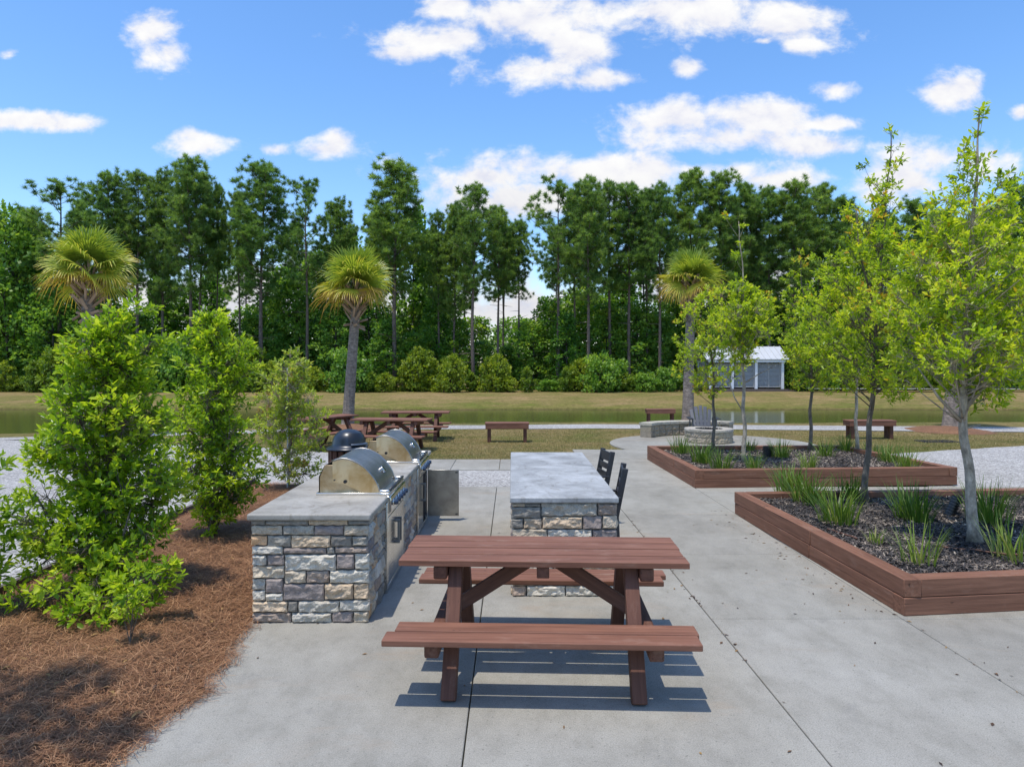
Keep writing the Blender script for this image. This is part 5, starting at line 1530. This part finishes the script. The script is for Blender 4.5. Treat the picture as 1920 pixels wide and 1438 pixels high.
def ref_label(px, what):
    b = min(REFS, key=lambda r: abs(r[0] - px)); dx = px - b[0]
    side = 'directly behind' if abs(dx) < 14 else ('left of' if dx < 0 else 'right of')
    k = used[(what, b[1], side)]; used[(what, b[1], side)] += 1
    return (what + ', ' + (ORD[k] + 'one ' if k else '') + side + ' ' + b[1]) if k else what + ' ' + side + ' ' + b[1]
for px, pt, d, key in sorted(UND, key=lambda u: min(abs(u[0] - r[0]) for r in REFS)):
    H = za(pt, d) - .1; s = H / 10
    kind = {'u1': 'bushy green broadleaf tree', 'u2': 'narrow green broadleaf tree', 'u3': 'wide green broadleaf tree', 'u4': 'slim tall broadleaf tree'}[key]
    place(key, (xa(px, d), d, .05), max(.62, min(1.15, s ** .6)), s, random.uniform(0, 6.28), 'broadleaf_tree', ref_label(px, kind), 'tree', 'broadleaf trees at the edge of the wood')
for i in range(44):       # shaded undergrowth trees behind the first row
    px = -220 + i * 53 + random.uniform(-16, 16); d = random.uniform(60, 70)
    lo = 602 if (405 < px < 450 or 900 < px < 1000) else random.uniform(535, 600)
    H = za(lo, d); s = H / 10
    place(['u1', 'u3', 'u2'][i % 3], (xa(px, d), d, .1), 1.05, s, random.uniform(0, 6.28), 'broadleaf_tree', 'shaded broadleaf tree in the undergrowth behind the first row of the wood', 'tree', 'undergrowth deep in the wood')
BU = []
px = -30
rb = random.Random(5)
while px < 1960:
    hi = rb.choice([640, 656, 668, 680, 690, 700, 706, 712, 676])
    BU.append((px, hi, 48.4 + rb.random() * 1.6, rb.choice(['s1', 's2', 's3', 's1'])))
    px += rb.uniform(18, 44)
for px, pt, d, key in sorted(BU, key=lambda u: min(abs(u[0] - r[0]) for r in REFS)):
    if 1318 < px < 1485: d = 53.2
    if px > 1560: d += .8
    H = za(pt, d) - .1; s = H / 2.2
    kind = {'s1': 'rounded light green bush', 's2': 'small light green bush', 's3': 'dark green bush'}[key] + ' on the bank'
    place(key, (xa(px, d), d, .05), max(.7, min(1.25, s * .8)), s, random.uniform(0, 6.28), 'bank_bush', ref_label(px, kind), 'bush', 'bushes along the top of the far bank')

# ================================================================== SKY, SUN, CAMERA
SUN = Vector((-.17, -.18, 1.0)).normalized()
EL = math.asin(SUN.z); AZ = math.atan2(SUN.x, SUN.y)
w = bpy.data.worlds.new('World'); S.world = w; w.use_nodes = True
nt = w.node_tree
bg = nt.nodes['Background']
sky = nt.nodes.new('ShaderNodeTexSky'); sky.sky_type = 'NISHITA'; sky.sun_disc = False
sky.sun_elevation = EL; sky.sun_rotation = AZ % (2 * math.pi); sky.altitude = 0; sky.air_density = 1.0; sky.dust_density = 0.6; sky.ozone_density = 2.5
hs = nd(nt, 'ShaderNodeHueSaturation', {'Hue': .503, 'Saturation': SKY_SAT, 'Value': SKY_VAL, 'Color': sky.outputs[0]})
gm = nd(nt, 'ShaderNodeTexCoord').outputs['Generated']
sp = nd(nt, 'ShaderNodeSeparateXYZ', {0: gm})
yy = nd(nt, 'ShaderNodeMath', {0: sp.outputs[1], 1: .04}, operation='MAXIMUM').outputs[0]
u = nd(nt, 'ShaderNodeMath', {0: sp.outputs[0], 1: yy}, operation='DIVIDE').outputs[0]
v = nd(nt, 'ShaderNodeMath', {0: sp.outputs[2], 1: yy}, operation='DIVIDE').outputs[0]
uv = nd(nt, 'ShaderNodeCombineXYZ', {0: u, 1: v, 2: 0.0}).outputs[0]
CLOUDS = [(285, 60, 62, 38), (310, 100, 60, 34), (60, 225, 90, 18), (135, 232, 60, 20), (385, 268, 78, 24), (365, 255, 36, 20), (612, 280, 62, 22), (628, 266, 36, 24), (518, 282, 30, 14),
 (840, 75, 170, 32), (745, 100, 60, 18), (980, 40, 170, 60), (1230, 22, 300, 50), (1480, 40, 110, 52), (1500, 85, 60, 20), (1080, 90, 80, 50), (840, 10, 70, 30),
 (1000, 132, 130, 34), (1110, 150, 90, 24), (1270, 225, 120, 38), (1430, 225, 110, 34), (1340, 262, 200, 34), (1530, 275, 110, 26), (1560, 232, 60, 16),
 (1150, 318, 330, 36), (900, 335, 110, 32), (1330, 322, 200, 30), (980, 375, 200, 38), (1450, 335, 110, 26), (1572, 170, 44, 20), (1775, 178, 64, 36), (1810, 165, 34, 20), (1760, 300, 120, 46), (1860, 300, 80, 36), (1700, 340, 130, 40),
 (1287, 128, 30, 18), (1432, 78, 22, 9), (18, 100, 30, 14), (1912, 212, 20, 14), (500, 560, 520, 70), (1000, 590, 500, 60), (1500, 560, 600, 80)]
acc = None
for cx, cy, rx, ry in CLOUDS:
    rx *= 1.18; ry *= 1.25
    c = ((cx - 960) / F, (HZ - cy) / F, 0)
    a = nd(nt, 'ShaderNodeVectorMath', {0: uv, 1: c}, operation='SUBTRACT').outputs[0]
    a = nd(nt, 'ShaderNodeVectorMath', {0: a, 1: (F / rx, F / ry, 0)}, operation='MULTIPLY').outputs[0]
    a = nd(nt, 'ShaderNodeVectorMath', {0: a}, operation='LENGTH').outputs['Value']
    a = nd(nt, 'ShaderNodeMath', {0: 1.0, 1: a}, operation='SUBTRACT').outputs[0]
    acc = a if acc is None else nd(nt, 'ShaderNodeMath', {0: acc, 1: a, 2: .18}, operation='SMOOTH_MAX').outputs[0]
acc = nd(nt, 'ShaderNodeMath', {0: acc, 1: -1.0}, operation='MAXIMUM').outputs[0]
wv = scale_v(nt, uv, (8.5, 12.0, 1))
n1 = noise(nt, wv, 1.0, 10, .60, .22)
n1b = noise(nt, nd(nt, 'ShaderNodeVectorMath', {0: wv, 1: (0.0, .22, 0)}).outputs[0], 1.0, 10, .60, .22)
n2 = noise(nt, scale_v(nt, uv, (3.5, 6.0, 1)), 1.0, 3, .5)
q = nd(nt, 'ShaderNodeMath', {0: n1, 1: .5}, operation='SUBTRACT').outputs[0]
q = nd(nt, 'ShaderNodeMath', {0: q, 1: 2.7}, operation='MULTIPLY').outputs[0]
n3 = noise(nt, scale_v(nt, uv, (30, 44, 1)), 1.0, 8, .62, .3)
q = nd(nt, 'ShaderNodeMath', {0: n3, 1: .9, 2: q}, operation='MULTIPLY_ADD').outputs[0]
q = nd(nt, 'ShaderNodeMath', {0: q, 1: .45}, operation='SUBTRACT').outputs[0]
q = nd(nt, 'ShaderNodeMath', {0: q, 1: acc}, operation='ADD').outputs[0]
fwd = nd(nt, 'ShaderNodeMath', {0: sp.outputs[1], 1: .08}, operation='GREATER_THAN').outputs[0]
al = nd(nt, 'ShaderNodeMapRange', {0: q, 1: .0, 2: .75, 3: 0.0, 4: 1.0}, interpolation_type='SMOOTHSTEP').outputs[0]
al = nd(nt, 'ShaderNodeMath', {0: al, 1: fwd}, operation='MULTIPLY').outputs[0]
cc = ramp(nt, nd(nt, 'ShaderNodeMapRange', {0: nd(nt, 'ShaderNodeMath', {0: n1, 1: n1b}, operation='SUBTRACT').outputs[0], 1: -.14, 2: .10, 3: 0.0, 4: 1.0}).outputs[0], [(0.0, (.80, .82, .93)), (.5, (.93, .93, .97)), (1.0, (1, 1, 1))])
low = nd(nt, 'ShaderNodeMapRange', {0: v, 1: .18, 2: .30, 3: 0.86, 4: 1.0}).outputs[0]
cl = nd(nt, 'ShaderNodeVectorMath', {0: cc, 'Scale': CLOUD_L}, operation='SCALE').outputs[0]
cl = nd(nt, 'ShaderNodeVectorMath', {0: cl, 'Scale': low}, operation='SCALE').outputs[0]
fin = mixc(nt, al, hs.outputs[0], cl)
nt.links.new(fin, bg.inputs[0]); bg.inputs[1].default_value = SKY_STR

sl = bpy.data.lights.new('sun', 'SUN'); sl.energy = SUN_E; sl.angle = R(.53); sl.color = (1.0, .95, .86)
so = bpy.data.objects.new('sun', sl); COL.objects.link(so); so.rotation_euler = (-SUN).to_track_quat('-Z', 'Y').to_euler(); so.location = (-10, -10, 40)

cam = bpy.data.cameras.new('camera'); co = bpy.data.objects.new('camera', cam); COL.objects.link(co)
co.location = (0, 0, CH); co.rotation_euler = (R(90), 0, 0)
cam.sensor_width = 36; cam.lens = 36 * F / 1920; cam.shift_y = -(719 - HZ) / 1920; cam.clip_end = 6000; cam.clip_start = .05
S.camera = co
S.view_settings.view_transform = 'Standard'; S.view_settings.look = 'None'; S.view_settings.exposure = EXPO; S.view_settings.gamma = 1
S.cycles.max_bounces = 7; S.cycles.transparent_max_bounces = 4; S.cycles.use_denoising = True
